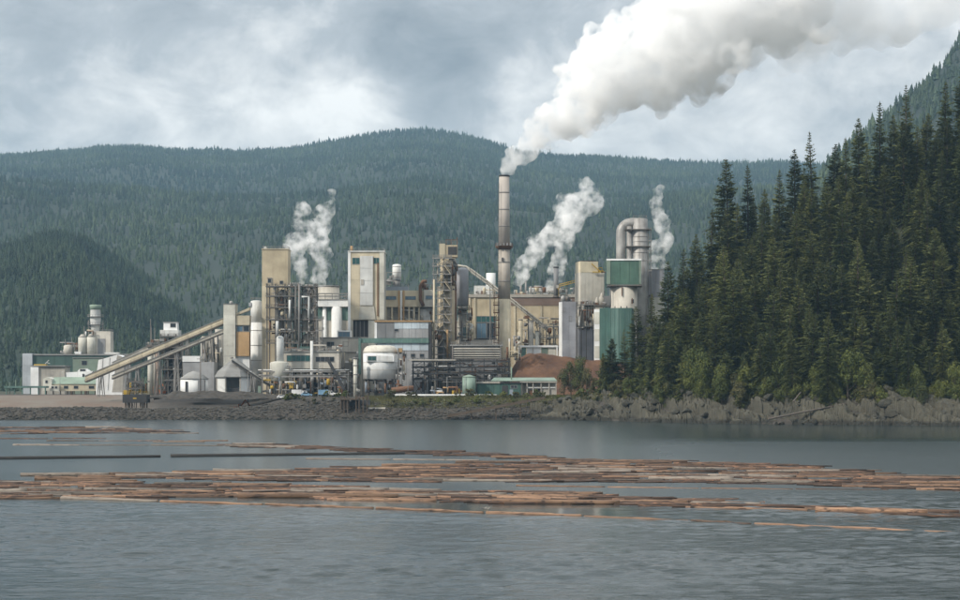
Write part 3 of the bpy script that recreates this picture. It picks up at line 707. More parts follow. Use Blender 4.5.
# ---- white silo, head house, long conveyors
t = Thing('silo', 255, 818, 'tall white stepped silo between the head house and the beige tower', 'silo')
t.cyl('upper_shell', 'white', 249.8, 260.8, 300, 323, y=3.2, dome=0.5, n=28); t.cyl('lower_shell', 'bright_white', 248, 262, 322.5, None, y=3.2, n=28)
for py in (330, 345, 360): t.cyl('ring_band', 'grey_steel', 247.8, 262.2, py, py + .5, y=3.2, n=28)
t.rail(t.x(250.5), t.x(260), 0.6, 5.5, t.z(300)); t.box('hatch', 'silver_cladding', 248.5, 251, 302.5, 306, 1, 3)
t = Thing('head_house', 236, 800, 'narrow white conveyor head house with a tan box hung on its side', 'tower')
t.box('wall', 'cream_white', 223.5, 235.5, 304.3, None, 0, 7); t.box('roof', 'roof_grey', 223.2, 235.8, 303.6, 304.3, -.3, 7.3)
t.cyl('roof_vent', 'silver', 228.3, 232, 300.5, 304, y=3, dome=.6, n=14)
t.box('transfer_gallery', 'cream', 235.6, 249.5, 315.5, 325, 0.6, 5.5); t.box('hung_bin', 'tan', 236, 249, 332, 356, 0.8, 6)['label'] = 'tan steel bin hung beside the head house'
t.window(237, 242, 326.3, 331, 1.2, 'blue_glass'); t.window(243.5, 248.5, 326.3, 331, 1.2, 'glass')
t.box('gallery_wall', 'concrete', 236, 249.5, 325, 332, 1.3, 5); MB().prism([(t.x(235.6), t.z(313.3)), (t.x(249.5), t.z(307.2)), (t.x(249.5), t.z(310)), (t.x(235.6), t.z(315.4))], 1.2, 4.5).build('sloped_gallery', 'cream', t.o)
t.box('lower_wall', 'bright_white', 236, 249, 356, None, 2, 6)
t.panels('cream_white', 223.7, 235.3, 304.6, 356, 1, 5)
def conveyor(name, pxc, D, label, a, b, th, mat, depth, trestles, D2=None, roof='roof_grey', ribs=0):
    t = Thing(name, pxc, D, label, 'conveyor')
    (ax, ay), (bx, by) = a, b
    A, B = t.p(ax, ay), t.p(bx, by); hz = th * D / F
    g = MB().prism([(A.x, A.z), (B.x, B.z), (B.x, B.z + hz), (A.x, A.z + hz)], 0, depth).build('gallery', mat, t.o)
    MB().prism([(A.x, A.z + hz), (B.x, B.z + hz), (B.x, B.z + hz + .35), (A.x, A.z + hz + .35)], -.35, depth + .35).build('roof', roof, t.o)
    MB().prism([(A.x, A.z - .45), (B.x, B.z - .45), (B.x, B.z - .003), (A.x, A.z - .003)], -.2, depth + .2).build('truss_chord', 'steel', t.o)
    d = (B - A); n = max(2, int(d.length / 5.5))
    me = MB().prism([(0, 0.12 * hz), (d.x / n * .93, .12 * hz + d.z / n * .93), (d.x / n * .93, .9 * hz + d.z / n * .93), (0, .9 * hz)], -.1, -.003).mesh('panel', mat)
    for i in range(n): link('panel', me, t.o, A + d * (i / n))
    m = MB()
    for i in range(n): m.bar(A + d * (i / n) + Vector((0, -.6, -.1)), A + d * ((i + 1) / n) + Vector((0, -.6, -.1)), .1); m.bar(A + d * (i / n) + Vector((0, -.6, -.3)), A + d * (i / n) + Vector((0, -.6, .8)), .1)
    for i in range(n): m.bar(A + d * (i / n) + Vector((0, -.6, .75)), A + d * ((i + 1) / n) + Vector((0, -.6, .75)), .1)
    m.build('walkway', 'steel', t.o)
    for q in trestles:
        f = (q - ax) / (bx - ax); top = A + d * f; x = top.x
        m = MB().bar((x - 1.2, .2, -.3), (x - .4, .2, top.z), .35).bar((x + 1.2, .2, -.3), (x + .4, .2, top.z), .35).bar((x - 1.2, depth - .2, -.3), (x - .4, depth - .2, top.z), .35).bar((x + 1.2, depth - .2, -.3), (x + .4, depth - .2, top.z), .35)
        k = max(1, int(top.z / 5))
        for i in range(k):
            z0, z1 = top.z * i / k, top.z * (i + 1) / k; w0 = 1.2 - .8 * i / k; w1 = 1.2 - .8 * (i + 1) / k
            m.bar((x - w0, .2, z0), (x + w1, .2, z1), .2).bar((x - w1, .2, z1), (x + w1, .2, z1), .2)
        m.build('trestle', 'grey_steel', t.o)
    return t
conveyor('conveyor', 150, 812, 'long cream covered conveyor climbing from the sheds to the head house', (85, 381.5), (223.4, 323.5), 5.2, 'cream', 4.5, (100, 128, 158, 187, 210))
conveyor('conveyor', 160, 806, 'thinner grey conveyor running just below the long cream one', (112, 378.5), (223.3, 332.6), 2.7, 'pale_concrete', 3, (137, 176, 203))
conveyor('conveyor', 135, 884, 'short upper conveyor reaching the penthouse tower behind the long one', (112, 366), (152, 347.5), 3.2, 'pale_concrete', 3.5, (125,))
conveyor('conveyor', 240, 771, 'dark narrow conveyor slanting down from the pyramid roofed shed', (232, 361.5), (270, 386.5), 1.6, 'dark', 1.6, (252,))
t = Thing('concrete_bins', 211, 826, 'grey concrete chip bins under the upper end of the long conveyor', 'bins')
for a, b, yt in ((199.5, 206.5, 337.5), (207, 213.5, 341), (214, 223, 329)): t.cyl('bin', 'concrete', a, b, yt, None, y=3.2, n=20)
t.box('back_wall', 'pale_concrete', 200, 222, 336, None, 5, 7)
for px in (213.7, 218): t.pipe('pipe', 'dark', [t.p(px, 335, -.6), t.p(px, 377, -.6)], 0.35)
t.clutter(200, 222, 340, 380, 10, -1, 0, seed=44)
t = Thing('chip_shed', 229, 768, 'grey pyramid roofed shed with white walls and an open bay', 'shed')
xa, xb = t.x(212.5), t.x(252.5); ze = t.z(376.5); za = t.z(358); zm = t.z(371)
rf = MB(); k = 8; rr = (xb - xa) / 2; cxx = (xa + xb) / 2
ring = lambda r, z: [(cxx + r * math.cos(math.pi / 8 + i * math.pi / 4), rr + r * math.sin(math.pi / 8 + i * math.pi / 4), z) for i in range(8)]
rf.add(ring(rr * 1.06, ze - .3) + ring(rr * 1.06, ze) + ring(rr * .9, zm) + ring(.9, za), [(i + 8 * j, (i + 1) % 8 + 8 * j, (i + 1) % 8 + 8 * j + 8, i + 8 * j + 8) for j in range(3) for i in range(8)] + [tuple(range(24, 32))]); rf.build('roof', 'roof_grey', t.o)
t.cyl('roof_cap', 'grey_steel', 227.5, 230.5, 356.6, 358.3, y=rr, n=12)
for i in range(8):
    a0 = math.pi / 8 + i * math.pi / 4; a1 = a0 + math.pi / 4
    if i in (5,): continue
    p0 = Vector((cxx + rr * .93 * math.cos(a0), rr + rr * .93 * math.sin(a0), -.3)); p1 = Vector((cxx + rr * .93 * math.cos(a1), rr + rr * .93 * math.sin(a1), -.3))
    h = Vector((0, 0, ze + .2)); MB().bar(p0 + h / 2, p1 + h / 2, .3, ze + .3).build('wall_panel', 'bright_white' if i != 4 else 'white', t.o)
for i in range(8):
    a0 = math.pi / 8 + i * math.pi / 4; MB().bar((cxx + rr * .95 * math.cos(a0), rr + rr * .95 * math.sin(a0), -.3), (cxx + rr * .95 * math.cos(a0), rr + rr * .95 * math.sin(a0), ze), .5).build('column', 'concrete', t.o)
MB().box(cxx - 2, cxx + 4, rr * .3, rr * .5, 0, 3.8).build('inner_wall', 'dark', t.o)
m = MB()
for i in range(7): m.box(cxx - 5.2 + .55 * i, cxx - 4.6 + .55 * i, -.6, .4, 4.2 - .55 * i, 4.35 - .55 * i)
m.bar((cxx - 5.2, -.6, 4.3), (cxx - 1.2, -.6, .4), .15).build('stairs', 'white', t.o)
t = Thing('round_hut', 192, 770, 'white walled round hut with a low grey conical roof', 'hut')
rr = (t.x(206) - t.x(178)) / 2
MB().lathe([(rr, -.3), (rr, t.z(379))], 0, rr, 12).build('wall', 'bright_white', t.o); MB().lathe([(rr * 1.05, t.z(379.2)), (rr * 1.05, t.z(378.6)), (rr * .45, t.z(372.8)), (.4, t.z(371))], 0, rr, 12).build('roof', 'roof_grey', t.o)
d_ = MB().box(t.x(185.2), t.x(187.4), .15, .55, -.2, t.z(381.5)).build('door', 'dark', t.o); MB().box(t.x(187), t.x(187.2), .05, .15, 1.6, 1.9).build('handle', 'grey_steel', d_)
t.box('side_bay', 'dark_grey_cladding', 198, 204.5, 380, None, -.6, 3)
t = Thing('utility_pole', 200.5, 762, 'dark wooden utility pole with a crossarm in front of the round hut', 'pole')
MB().tube([(0, 0, -.3), (0, 0, t.z(357))], [.22, .14], 8).build('pole', 'timber', t.o); MB().bar((-1.6, 0, t.z(359)), (1.6, 0, t.z(359)), .18).build('crossarm', 'timber', t.o)
for q in (-1.4, -.5, .5, 1.4): MB().lathe([(.1, t.z(359) + .1), (.08, t.z(359) + .4)], q, 0, 8).build('insulator', 'white', t.o)
t = Thing('low_building', 208, 800, 'flat white roofed low grey building behind the round hut', 'building')
t.box('wall', 'grey_cladding', 183, 214, 362, None, 0, 12); t.box('roof', 'bright_white', 182.5, 200, 356, 361.8, -.3, 8); t.rail(t.x(183), t.x(214), .3, 11, t.z(361.8))

# ---- penthouse tower and cream vessels behind the long conveyor
t = Thing('penthouse_tower', 170, 884, 'dark steel tower with a white penthouse and cream columns behind the conveyor', 'tower')
t.frame_tower([161, 168, 176, 183], [336, 347, 358, 369, 380], 8, 'steel', .5, True, True, seed=9)
t.box('penthouse', 'white', 160, 178.5, 330, 336, 0, 8); t.box('penthouse_upper', 'bright_white', 163, 176.5, 322.5, 330, 1.5, 7); t.box('roof', 'roof_grey', 162.5, 177, 321.8, 322.5, 1.2, 7.3)
t.window(170, 175, 323.5, 327, 1.5); t.panels('white', 160.2, 178.3, 330.2, 335.8, 4, 1)
t.clutter(161, 182, 338, 386, 50, .5, 6, seed=21)
t.box('core_wall', 'dark', 163, 181, 338, None, 5.5, 7.5)
for a, b, mt_ in ((148, 153.3, 'cream_white'), (153.6, 156, 'concrete'), (156.2, 159.4, 'pink_band')): t.cyl('column_vessel', mt_, a, b, 347, None, y=-1, n=16)
t.box('top_deck', 'steel', 147, 168, 345.2, 347, -3.4, 3); t.rail(t.x(147), t.x(168), -3.2, 2.8, t.z(345.2)); t.clutter(148, 166, 338, 345, 12, -2, 2, seed=22)
t.bars('mast', 'grey_steel', [(t.p(151, 346, -1), t.p(151, 319, -1)), (t.p(152.2, 346, -1), t.p(151.4, 326, -1)), (t.p(155, 346, -1), t.p(155, 328, -1))], .3)

# ---- far left group
t = Thing('long_mill_hall', 78, 1010, 'long dark green clad hall with a silver end bay under the roof tanks', 'building')
t.box('wall', 'dark_green', 33, 132, 355.5, None, 0, 26); t.box('end_bay', 'silver_cladding', 23, 33, 353.5, None, -1.5, 24); t.box('roof', 'roof_grey', 32.8, 132.5, 354, 355.4, -.6, 26.5)
t.panels('dark_green', 33.3, 76, 356, 367, 4, 1); t.panels('silver_cladding', 23.3, 32.8, 354, 386, 2, 3, y=-1.5)
t.box('green_bay', 'sage', 76, 106, 358.5, None, -8, -.1); t.window(85, 90, 361, 365, -8); t.box('roof_edge', 'grey_steel', 75.5, 106.5, 357.7, 358.4, -8.4, 0)
t.box('roof_box', 'bright_white', 74, 80, 351.5, 354, 2, 6); t.box('roof_box', 'white', 104, 118, 352.3, 354, 2, 6)
t = Thing('roof_tanks', 86, 1014, 'cluster of pale cone topped tanks and a grey block on the green hall roof', 'tanks', ground=WZ(354, 1014))
for a, b, yt in ((77, 85.5, 335), (85.8, 94, 334.5)): t.cyl('tank', 'cream_white', a, b, yt + 2.5, 354, y=3, n=18); r_ = (t.x(b) - t.x(a)) / 2; MB().lathe([(r_, t.z(yt + 2.5)), (r_ * .3, t.z(yt - .8))], (t.x(a) + t.x(b)) / 2, 3, 18).build('tank_cone', 'concrete', t.o)
t.box('block', 'pale_concrete', 91, 108.5, 331, 354, 5, 14); t.rail(t.x(91), t.x(108.5), 5.2, 13.8, t.z(331)); t.box('recess', 'dark_grey_cladding', 96, 103.5, 338.5, 354, 4.8, 5)
t.cyl('tank', 'pale_concrete', 62, 71.5, 344.5, 354, y=4, dome=.8, n=18); t.clutter(58, 76, 341, 353, 14, 2, 6, seed=31); t.clutter(84, 92, 330, 336, 6, 2, 5, seed=32)
for px, py in ((70.5, 337), (83, 326), (64, 339)): t.bars('mast', 'grey_steel', [(t.p(px, 354, 3), t.p(px, py, 3))], .3)
t = Thing('flared_stack', 94, 1024, 'thick white flared stack with ring walkways above the far left hall', 'stack', ground=WZ(354, 1024))
r_ = lambda q: q * 1024 / F
MB().lathe([(r_(3.8), 0), (r_(3.8), t.z(332)), (r_(4.6), t.z(326)), (r_(5.4), t.z(319)), (r_(5.0), t.z(309)), (r_(5.7), t.z(306.5)), (r_(5.7), t.z(304.8)), (r_(5.0), t.z(304.7))], 0, 4, 28).build('shell', 'white', t.o)
MB().lathe([(r_(5.15), t.z(309.5)), (r_(5.8), t.z(306.4)), (r_(5.8), t.z(304.6)), (r_(5.2), t.z(304.5))], 0, 4, 28).build('lip', 'sage', t.o)
for py in (317, 325):
    q = MB().lathe([(r_(5.5), t.z(py)), (r_(8), t.z(py - .3)), (r_(8), t.z(py - .6))], 0, 4, 20).build('walkway', 'grey_steel', t.o)
    m = MB()
    for k in range(18):
        a = k * math.pi / 9; b = a + math.pi / 9; z0 = t.z(py - .6); A = Vector((r_(7.9) * math.cos(a), 4 + r_(7.9) * math.sin(a), z0)); B_ = Vector((r_(7.9) * math.cos(b), 4 + r_(7.9) * math.sin(b), z0))
        m.bar(A, A + Vector((0, 0, 1.2)), .12).bar(A + Vector((0, 0, 1.2)), B_ + Vector((0, 0, 1.2)), .12)
    m.build('railing', 'grey_steel', q)
t.bars('support_frame', 'grey_steel', [(t.p(87, 354, 4), t.p(87, 320, 4)), (t.p(101.5, 354, 4), t.p(101.5, 320, 4)), (t.p(87, 338, 4), t.p(101.5, 326, 4)), (t.p(101.5, 338, 4), t.p(87, 326, 4))], .4)
t = Thing('grey_shed', 46, 972, 'grey shed with one bright white end wall before the green hall', 'shed')
t.box('wall', 'concrete', 39, 65, 366.5, None, 0, 12); t.box('end_wall', 'bright_white', 31, 39, 367, None, -1, 11); t.box('roof', 'roof_grey', 31, 66, 365.4, 366.4, -1.3, 12.5); t.window(51, 53.5, 372, 375, 0)
t.panels('concrete', 39.3, 64.8, 366.8, None, 3, 1); t.box('roof_unit', 'yellow', 33, 45, 364.2, 365.4, 2, 6); m = MB().bar(t.p(44, 364, 2), t.p(48, 360, 2), .3).bar(t.p(46, 362.5, 2), t.p(49, 363.5, 2), .3); m.build('roof_hoist', 'white', t.o)
t = Thing('cream_shed', 71, 935, 'long low cream shed with a green roof and gabled end', 'shed')
t.box('wall', 'cream', 51, 98.5, 384, 391, 0, 9); MB().prism([(t.x(43.5), t.z(390.8)), (t.x(52), t.z(390.8)), (t.x(52), t.z(379)), (t.x(47.5), t.z(377)), (t.x(43.5), t.z(379))], -1, 10).build('gable_end', 'cream_white', t.o)
MB().add([(t.x(52), -.5, t.z(384)), (t.x(99), -.5, t.z(384)), (t.x(99), 5, t.z(377)), (t.x(52), 5, t.z(377)), (t.x(52), 9.5, t.z(384)), (t.x(99), 9.5, t.z(384))], [(0, 1, 2, 3), (3, 2, 5, 4), (0, 3, 4), (1, 5, 2)]).build('roof', 'sage', t.o)
t.box('lean_to', 'cream_white', 51, 60, 385.5, 391, -3, -.1)
for a, b in ((64, 68), (74, 78), (89, 94)): t.window(a, b, 386, 388.5, 0)
t.window(46, 48, 380.5, 383, -1); t.window(53, 55, 386.5, 388.3, -3); t.window(56.5, 58.5, 386.5, 388.3, -3)
for px in range(46, 99, 7): t.box('pile', 'timber', px - .4, px + .4, 390.8, None, .5, 1.2)
t = Thing('dock_canopy', 25, 925, 'thin green canopy on posts running left of the cream shed', 'canopy')
t.box('roof', 'light_teal', 4, 46, 386, 388, 0, 6)
for px in (6, 14, 22, 30, 38, 45): t.box('post', 'light_teal', px - .45, px + .45, 388, None, .5, 1.2)
t.bars('mast', 'sage', [(t.p(14.5, 394, 2), t.p(14.5, 380, 2)), (t.p(8.5, 394, 2), t.p(8.5, 382, 2))], .35)
t = Thing('tent_shed', 110, 905, 'bright white fabric shed with a sloping end above the conveyor foot', 'shed')
MB().prism([(t.x(96), t.z(377)), (t.x(98.5), t.z(360)), (t.x(117), t.z(354.8)), (t.x(121), t.z(356)), (t.x(125), t.z(360)), (t.x(125), t.z(396)), (t.x(96), t.z(396))], 0, 14).build('fabric_shell', 'bright_white', t.o)
MB().prism([(t.x(117.2), t.z(355.2)), (t.x(121), t.z(356)), (t.x(125), t.z(360)), (t.x(125), t.z(392)), (t.x(112), t.z(392))], -.12, -.01).build('end_flap', 'concrete', t.o)
for px in (103, 110, 117): t.bars('hoop', 'grey_steel', [(t.p(px, 357.6, -.1), t.p(px - 2, 390, -.1))], .15)
t = Thing('motor_boat', 80, 955, 'white cabin boat on a stand behind the cream shed roof', 'boat')
MB().prism([(t.x(66.5), t.z(377)), (t.x(66), t.z(372.4)), (t.x(93), t.z(371)), (t.x(88), t.z(377))], 0, 4).build('hull', 'bright_white', t.o); MB().prism([(t.x(77), t.z(371.6)), (t.x(79), t.z(369)), (t.x(86), t.z(368.6)), (t.x(90), t.z(371.2))], .6, 3.4).build('cabin', 'bright_white', t.o)
t.window(80, 85, 369.4, 371, .55); t.box('stand', 'timber', 70, 72, 377, None, .5, 3.5); t.box('stand', 'timber', 84, 86, 377, None, .5, 3.5); t.box('engine', 'dark', 82.5, 84.2, 373.8, 377, -.4, 0)
t = Thing('loading_platform', 134, 742, 'black loading platform with yellow railings on piles over the beach', 'platform', ground=4.0)
t.box('deck_box', 'dark', 122.5, 146.5, 394.6, 402.8, 0, 8); t.rail(t.x(122.5), t.x(146.5), .1, 7.9, t.z(394.6), mat='yellow', h=1.4)
t.box('sign_plate', 'yellow', 133, 136.5, 397.6, 399, -.08, -.003)
for px in (125, 129, 140, 144): t.box('pile', 'timber', px - .5, px + .5, 402.8, 416, 1, 2); t.box('pile', 'timber', px - .5, px + .5, 402.8, 414, 6, 7)
t.box('winch_house', 'yellow', 123, 128.5, 390.2, 394.6, 1, 4); t.clutter(124, 145, 380, 393, 26, 1, 6, seed=52, mats=('yellow', 'steel', 'rust', 'grey_steel', 'dark')); t.frame_tower([127, 134, 141], [381, 388], 4, 'steel', .3, True, False, seed=4, y0=1)

# ---- wide cream tower block and its neighbours
t = Thing('recovery_tower', 366, 832, 'wide cream and white tower block with a raised centre strip and rust streak', 'tower')
t.box('wall', 'cream', 350.5, 384.2, 252, 320, 0, 14); t.box('side_strip', 'bright_white', 348, 350.6, 252, None, -.25, 13.5); t.box('right_strip', 'cream_white', 379.5, 384.4, 252, 320, -.25, 13); t.box('roof_edge', 'white', 347.8, 384.8, 250.8, 252, -.5, 14.5)
t.panels('white', 360, 373, 256, 305.5, 1, 4, y=-.3, th=.5); t.box('centre_strip', 'white', 360.1, 372.9, 256.1, 305, -.29, 0); MB().prism([(t.x(359), t.z(319.5)), (t.x(375.5), t.z(319.5)), (t.x(374), t.z(306)), (t.x(360), t.z(306))], -.5, -.01).build('skirt_panel', 'cream_white', t.o)
t.window(352.5, 359.5, 258, 264, 0, 'teal_glass', mull=1); t.window(373.8, 379, 258, 263.5, 0, 'teal_glass', mull=1); t.box('hatch', 'concrete', 361, 364, 279.5, 285, -1.0, -.8)
t.box('rust_pipe', 'rust', 377.2, 378.4, 263, 316, -.45, -.003)['label'] = 'rust red downpipe on the tower face'
t.cyl('roof_flue', 'tan', 349.8, 352.5, 245.5, 251, y=3, n=12); t.rail(t.x(349), t.x(384), .3, 13, t.z(250.8))
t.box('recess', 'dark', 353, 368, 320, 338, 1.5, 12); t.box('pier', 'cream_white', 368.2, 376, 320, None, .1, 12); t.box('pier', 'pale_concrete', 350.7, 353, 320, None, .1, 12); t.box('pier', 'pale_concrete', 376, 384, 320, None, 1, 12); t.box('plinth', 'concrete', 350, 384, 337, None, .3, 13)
for q in (356, 360, 364): t.bars('pipe_run', 'grey_steel', [(t.p(q, 321, 1.2), t.p(q, 337, 1.2))], .35)
for a, b, c_ in ((252.6, 268, 1), (268, 286, 1), (286, 303, 1)): pass
t.panels('cream', 350.8, 359.8, 266, 319.5, 1, 4); t.panels('cream_white', 379.7, 384.2, 253, 319.5, 1, 5, y=-.25)
t = Thing('filter_building', 333, 842, 'white banded building with green recesses between round white columns', 'building')
t.box('wall', 'pale_concrete', 316, 350, 306.5, None, 2.2, 14); t.box('fascia', 'bright_white', 316, 350, 300, 306.5, 0, 14); t.box('roof_edge', 'grey_steel', 315.5, 350, 299.3, 300, -.3, 14.3)
for a, b in ((317, 322), (326.5, 330.5), (342, 348)): t.box('green_panel', 'light_teal', a, b, 307.5, 320, 1.9, 2.15)
for a, b in ((322, 326.2), (331, 341.6)): t.cyl('column', 'bright_white', a, b, 306.6, None, y=2.0, n=20)
t.bars('pipe_run', 'grey_steel', [(t.p(316, 296, 1), t.p(349, 296, 1)), (t.p(316, 293.5, 1.4), t.p(349, 293.5, 1.4))], .5); t.rail(t.x(316), t.x(349), .4, 13, t.z(299.3))
for i in range(5): t.bars('pipe_support', 'grey_steel', [(t.p(318 + 7 * i, 299.5, 1.2), t.p(318 + 7 * i, 293.4, 1.2))], .3)
t = Thing('roof_tank', 327.5, 858, 'broad round grey tank under a steam column behind the white building', 'tank')
t.cyl('tank_shell', 'pale_concrete', 316.5, 338.5, 286, None, y=6, n=32); t.cyl('rim', 'grey_steel', 316.2, 338.8, 285.2, 286.5, y=6, n=32); t.cyl('roof_stub', 'grey_steel', 305, 316, 287, None, y=5, n=16)
t = Thing('annex', 344, 812, 'grey annex with a white penthouse and a blue window below the white columns', 'building')
t.box('wall', 'concrete', 320, 360, 338, None, 0, 14); t.box('penthouse', 'bright_white', 337, 351, 330.4, 338, 1, 6); t.window(338.5, 349.5, 332, 336.5, 1, 'blue_glass', mull=2); t.box('roof', 'roof_grey', 319.5, 360, 337.2, 338, -.3, 14)
t.window(327, 334, 342, 346, 0, 'glass', mull=1); t.window(343, 348, 342, 346, 0); t.clutter(322, 359, 348, 392, 70, -4, -.5, seed=61); t.panels('pale_concrete', 336, 359.8, 339, 352, 3, 1)
t = Thing('vertical_duct', 355.5, 762, 'pale pink grey vertical duct with an elbow at the bank edge', 'duct')
t.cyl('duct', 'cream_white', 353.2, 357.2, 358.5, None, y=1, n=16); t.pipe('elbow', 'pale_concrete', [t.p(355, 386, 1), t.p(356, 390, 1), t.p(360, 391.5, 1)], .8)
for py in (365, 374, 383): t.cyl('flange', 'grey_steel', 352.8, 357.6, py, py + .8, y=1, n=16)
t.cyl('hood', 'grey_steel', 352.6, 357.8, 357.6, 358.8, y=1, n=16)
t = Thing('clad_building', 403, 790, 'grey and pale blue clad building with a teal band and tan roof edge', 'building')
t.box('wall', 'dark_grey_cladding', 376, 431, 322, None, 0, 16); t.box('corner_strip', 'bright_white', 374.6, 377, 322.5, 344, -.25, 8); t.box('roof_edge', 'tan', 374.5, 432, 320.4, 322, -.5, 16.5)
t.panels('dark_grey_cladding', 377.2, 394, 323, 338, 2, 1); t.panels('blue_white', 394.2, 428.5, 322.2, 328.8, 4, 1); t.panels('grey_cladding', 396, 428.5, 329, 338, 5, 1); t.panels('blue_white', 377, 428.5, 343.2, 350.5, 6, 1)
t.box('teal_band', 'light_teal', 359, 428.8, 338.3, 343, -.9, -.1); t.window(394.5, 398.2, 329.2, 331.2, -.1); t.box('teal_leg', 'light_teal', 358.6, 361.2, 338.3, 374, -1.4, -.3)
t.panels('grey_cladding', 399, 428.5, 351, None, 4, 1); t.box('dark_bay', 'dark', 428.7, 431.4, 324, None, -.5, 0)
for a in (402, 411, 420): t.window(a, a + 4, 354, 357, -.12)
t = Thing('round_tank', 379.5, 765, 'large white round tank with a shallow domed roof and a window strip', 'tank')
r_ = (t.x(397) - t.x(362)) / 2
MB().lathe([(r_, t.z(379)), (r_, t.z(352.5))], 0, r_, 36).build('tank_shell', 'bright_white', t.o); MB().lathe([(r_ * 1.02, t.z(352.6)), (r_ * 1.0, t.z(351)), (r_ * .93, t.z(348)), (r_ * .8, t.z(346)), (r_ * .55, t.z(345))], 0, r_, 36).build('dome_roof', 'pale_concrete', t.o)
for py in (362.5, 370): MB().lathe([(r_ * 1.006, t.z(py + .2)), (r_ * 1.006, t.z(py - .2))], 0, r_, 36).build('ring_band', 'concrete', t.o)
t.box('bay', 'bright_white', 366, 394, 355, 361.5, -.15, 3); t.window(368, 376, 356.5, 360.3, -.15, 'teal_glass', mull=1); t.box('bay_panel', 'white', 377.5, 392.5, 356, 360.8, -.25, -.16)
for k in range(10):
    a = k * math.pi / 5; MB().bar((r_ * .85 * math.cos(a), r_ + r_ * .85 * math.sin(a), -.3), (r_ * .85 * math.cos(a), r_ + r_ * .85 * math.sin(a), t.z(378.9)), .6).build('leg', 'steel', t.o)
t.clutter(364, 404, 379.5, 393, 50, -1.5, 6, seed=71, mats=('dark', 'steel', 'rust', 'grey_steel', 'blue_grey')); t.box('stair_box', 'tan', 397.5, 402, 348, 352, 2, 5); t.clutter(396, 404, 350, 380, 14, 1, 4, seed=72); t.bars('mast', 'grey_steel', [(t.p(398, 392, 2), t.p(398, 348, 2)), (t.p(402, 392, 2), t.p(402, 352, 2))], .35)
MB().tube([t.p(392, 390.2, -4), t.p(400, 389.5, -4), t.p(414, 388, -4)], [1.1, 1.3, 1.1], 14).build('culvert_pipe', 'rust', t.o)
t = Thing('gallery_building', 409, 852, 'long cream gallery building with window strips and orange pilasters', 'building')
t.box('wall', 'cream', 384.3, 424, 290.5, 307, 0, 12); t.box('roof_edge', 'blue_grey', 384.3, 408, 286.5, 290.4, .5, 11); t.box('end_block', 'cream_white', 424, 434.5, 290, 307, -1.2, 12); t.box('recess_wall', 'concrete', 384.3, 434, 307, None, 3, 12)
for a, b in ((386, 396), (405.5, 415.5)): t.window(a, b, 296.5, 299.5, 0, 'blue_glass', mull=2)
t.window(426, 432.5, 296, 299, -1.2, 'blue_glass', mull=1)
for a, mt_ in ((398.2, 'tan'), (400.3, 'bright_white'), (402.8, 'tan')): t.box('pilaster', mt_, a, a + 1.7, 290.5, None, -.5, 0)
for q in (386, 392, 409, 414, 419, 433): t.box('column', 'cream', q - .8, q + .8, 307, None, .3, 1.5)
t.panels('white', 418.5, 430.5, 309, 322.5, 3, 2, y=2); t.clutter(385, 432, 308, 334, 30, .5, 2.5, seed=81)
t.panels('cream', 384.6, 398, 290.8, 296, 2, 1); t.panels('cream', 404.8, 423.8, 300.2, 306.8, 3, 1)
t.pipe('duct', 'rust', [t.p(423.5, 306, -1.6), t.p(420.5, 300, -1.6), t.p(420.5, 286, -1.6), t.p(423, 281.5, -1.6), t.p(427, 281.5, -1.6)], .8); t.clutter(417, 432, 280, 290, 10, 1, 6, seed=82, mats=('rust', 'steel', 'brown_band')); t.rail(t.x(385), t.x(408), .8, 10.5, t.z(286.5))
t = Thing('roof_vessel', 396, 856, 'white cylinder on a steel skirt standing on the cream gallery roof', 'vessel', ground=WZ(286.5, 856))
t.cyl('vessel', 'white', 392, 400.8, 263.5, 279.5, y=4, dome=.6, n=22); t.cyl('skirt', 'grey_steel', 393, 399.8, 279.5, 286.6, y=4, n=14); t.clutter(385, 393, 274, 285, 10, 2, 5, seed=85, mats=('grey_steel', 'steel')); t.bars('pipe_bridge', 'grey_steel', [(t.p(384, 272, 4), t.p(393, 272, 4)), (t.p(384, 279, 4), t.p(393, 279, 4)), (t.p(386, 286, 4), t.p(386, 272, 4))], .3)
for py in (266, 272, 277): t.cyl('ring_band', 'grey_steel', 391.8, 401, py, py + .4, y=4, n=22)

# ---- scaffolded digester tower
t = Thing('digester_tower', 446, 800, 'beige digester wrapped in bare steel stairs with a cabin on top', 'tower')
t.cyl('digester', 'beige', 437, 455.5, 286, None, y=5, n=28); t.cyl('digester_neck', 'beige', 440, 455, 256, 287, y=5, n=24)
t.box('cabin', 'beige', 439.5, 457.5, 244.5, 256.8, 1.5, 9); t.box('cabin_end', 'cream', 439.3, 445, 243.4, 256.9, 1.2, 9.2); t.box('cabin_opening', 'dark', 448, 457, 246.5, 254.5, 1.35, 1.5); t.rail(t.x(440), t.x(457.5), 1.6, 9, t.z(243)); t.bars('roof_frame', 'rust', [(t.p(446, 244, 2), t.p(446, 239, 2)), (t.p(457, 256, 2), t.p(457, 237, 2)), (t.p(446, 239.5, 2), t.p(457, 239.5, 2)), (t.p(451, 244, 2), t.p(451, 239.5, 2))], .3)
t.frame_tower([433.5, 438, 444, 451], [258, 266, 274, 282, 290, 298, 306, 314, 322, 330, 338, 346, 354], 2.2, 'grey_steel', .3, True, True, seed=12, y0=-2.8)
for i in range(12):
    py = 354 - 8 * i; a, b = ((438.5, 443.5) if i % 2 else (444.5, 450.5)); a, b = (a, b) if i % 2 else (b, a)
    m = MB()
    for q in (-3.9, -3.1): m.bar(t.p(a, py, q), t.p(b, py - 8, q), .2, .3)
    m.bar(t.p(a, py - 2.4, -3.9), t.p(b, py - 10.4, -3.9), .1).build('stair_flight', 'beige', t.o)
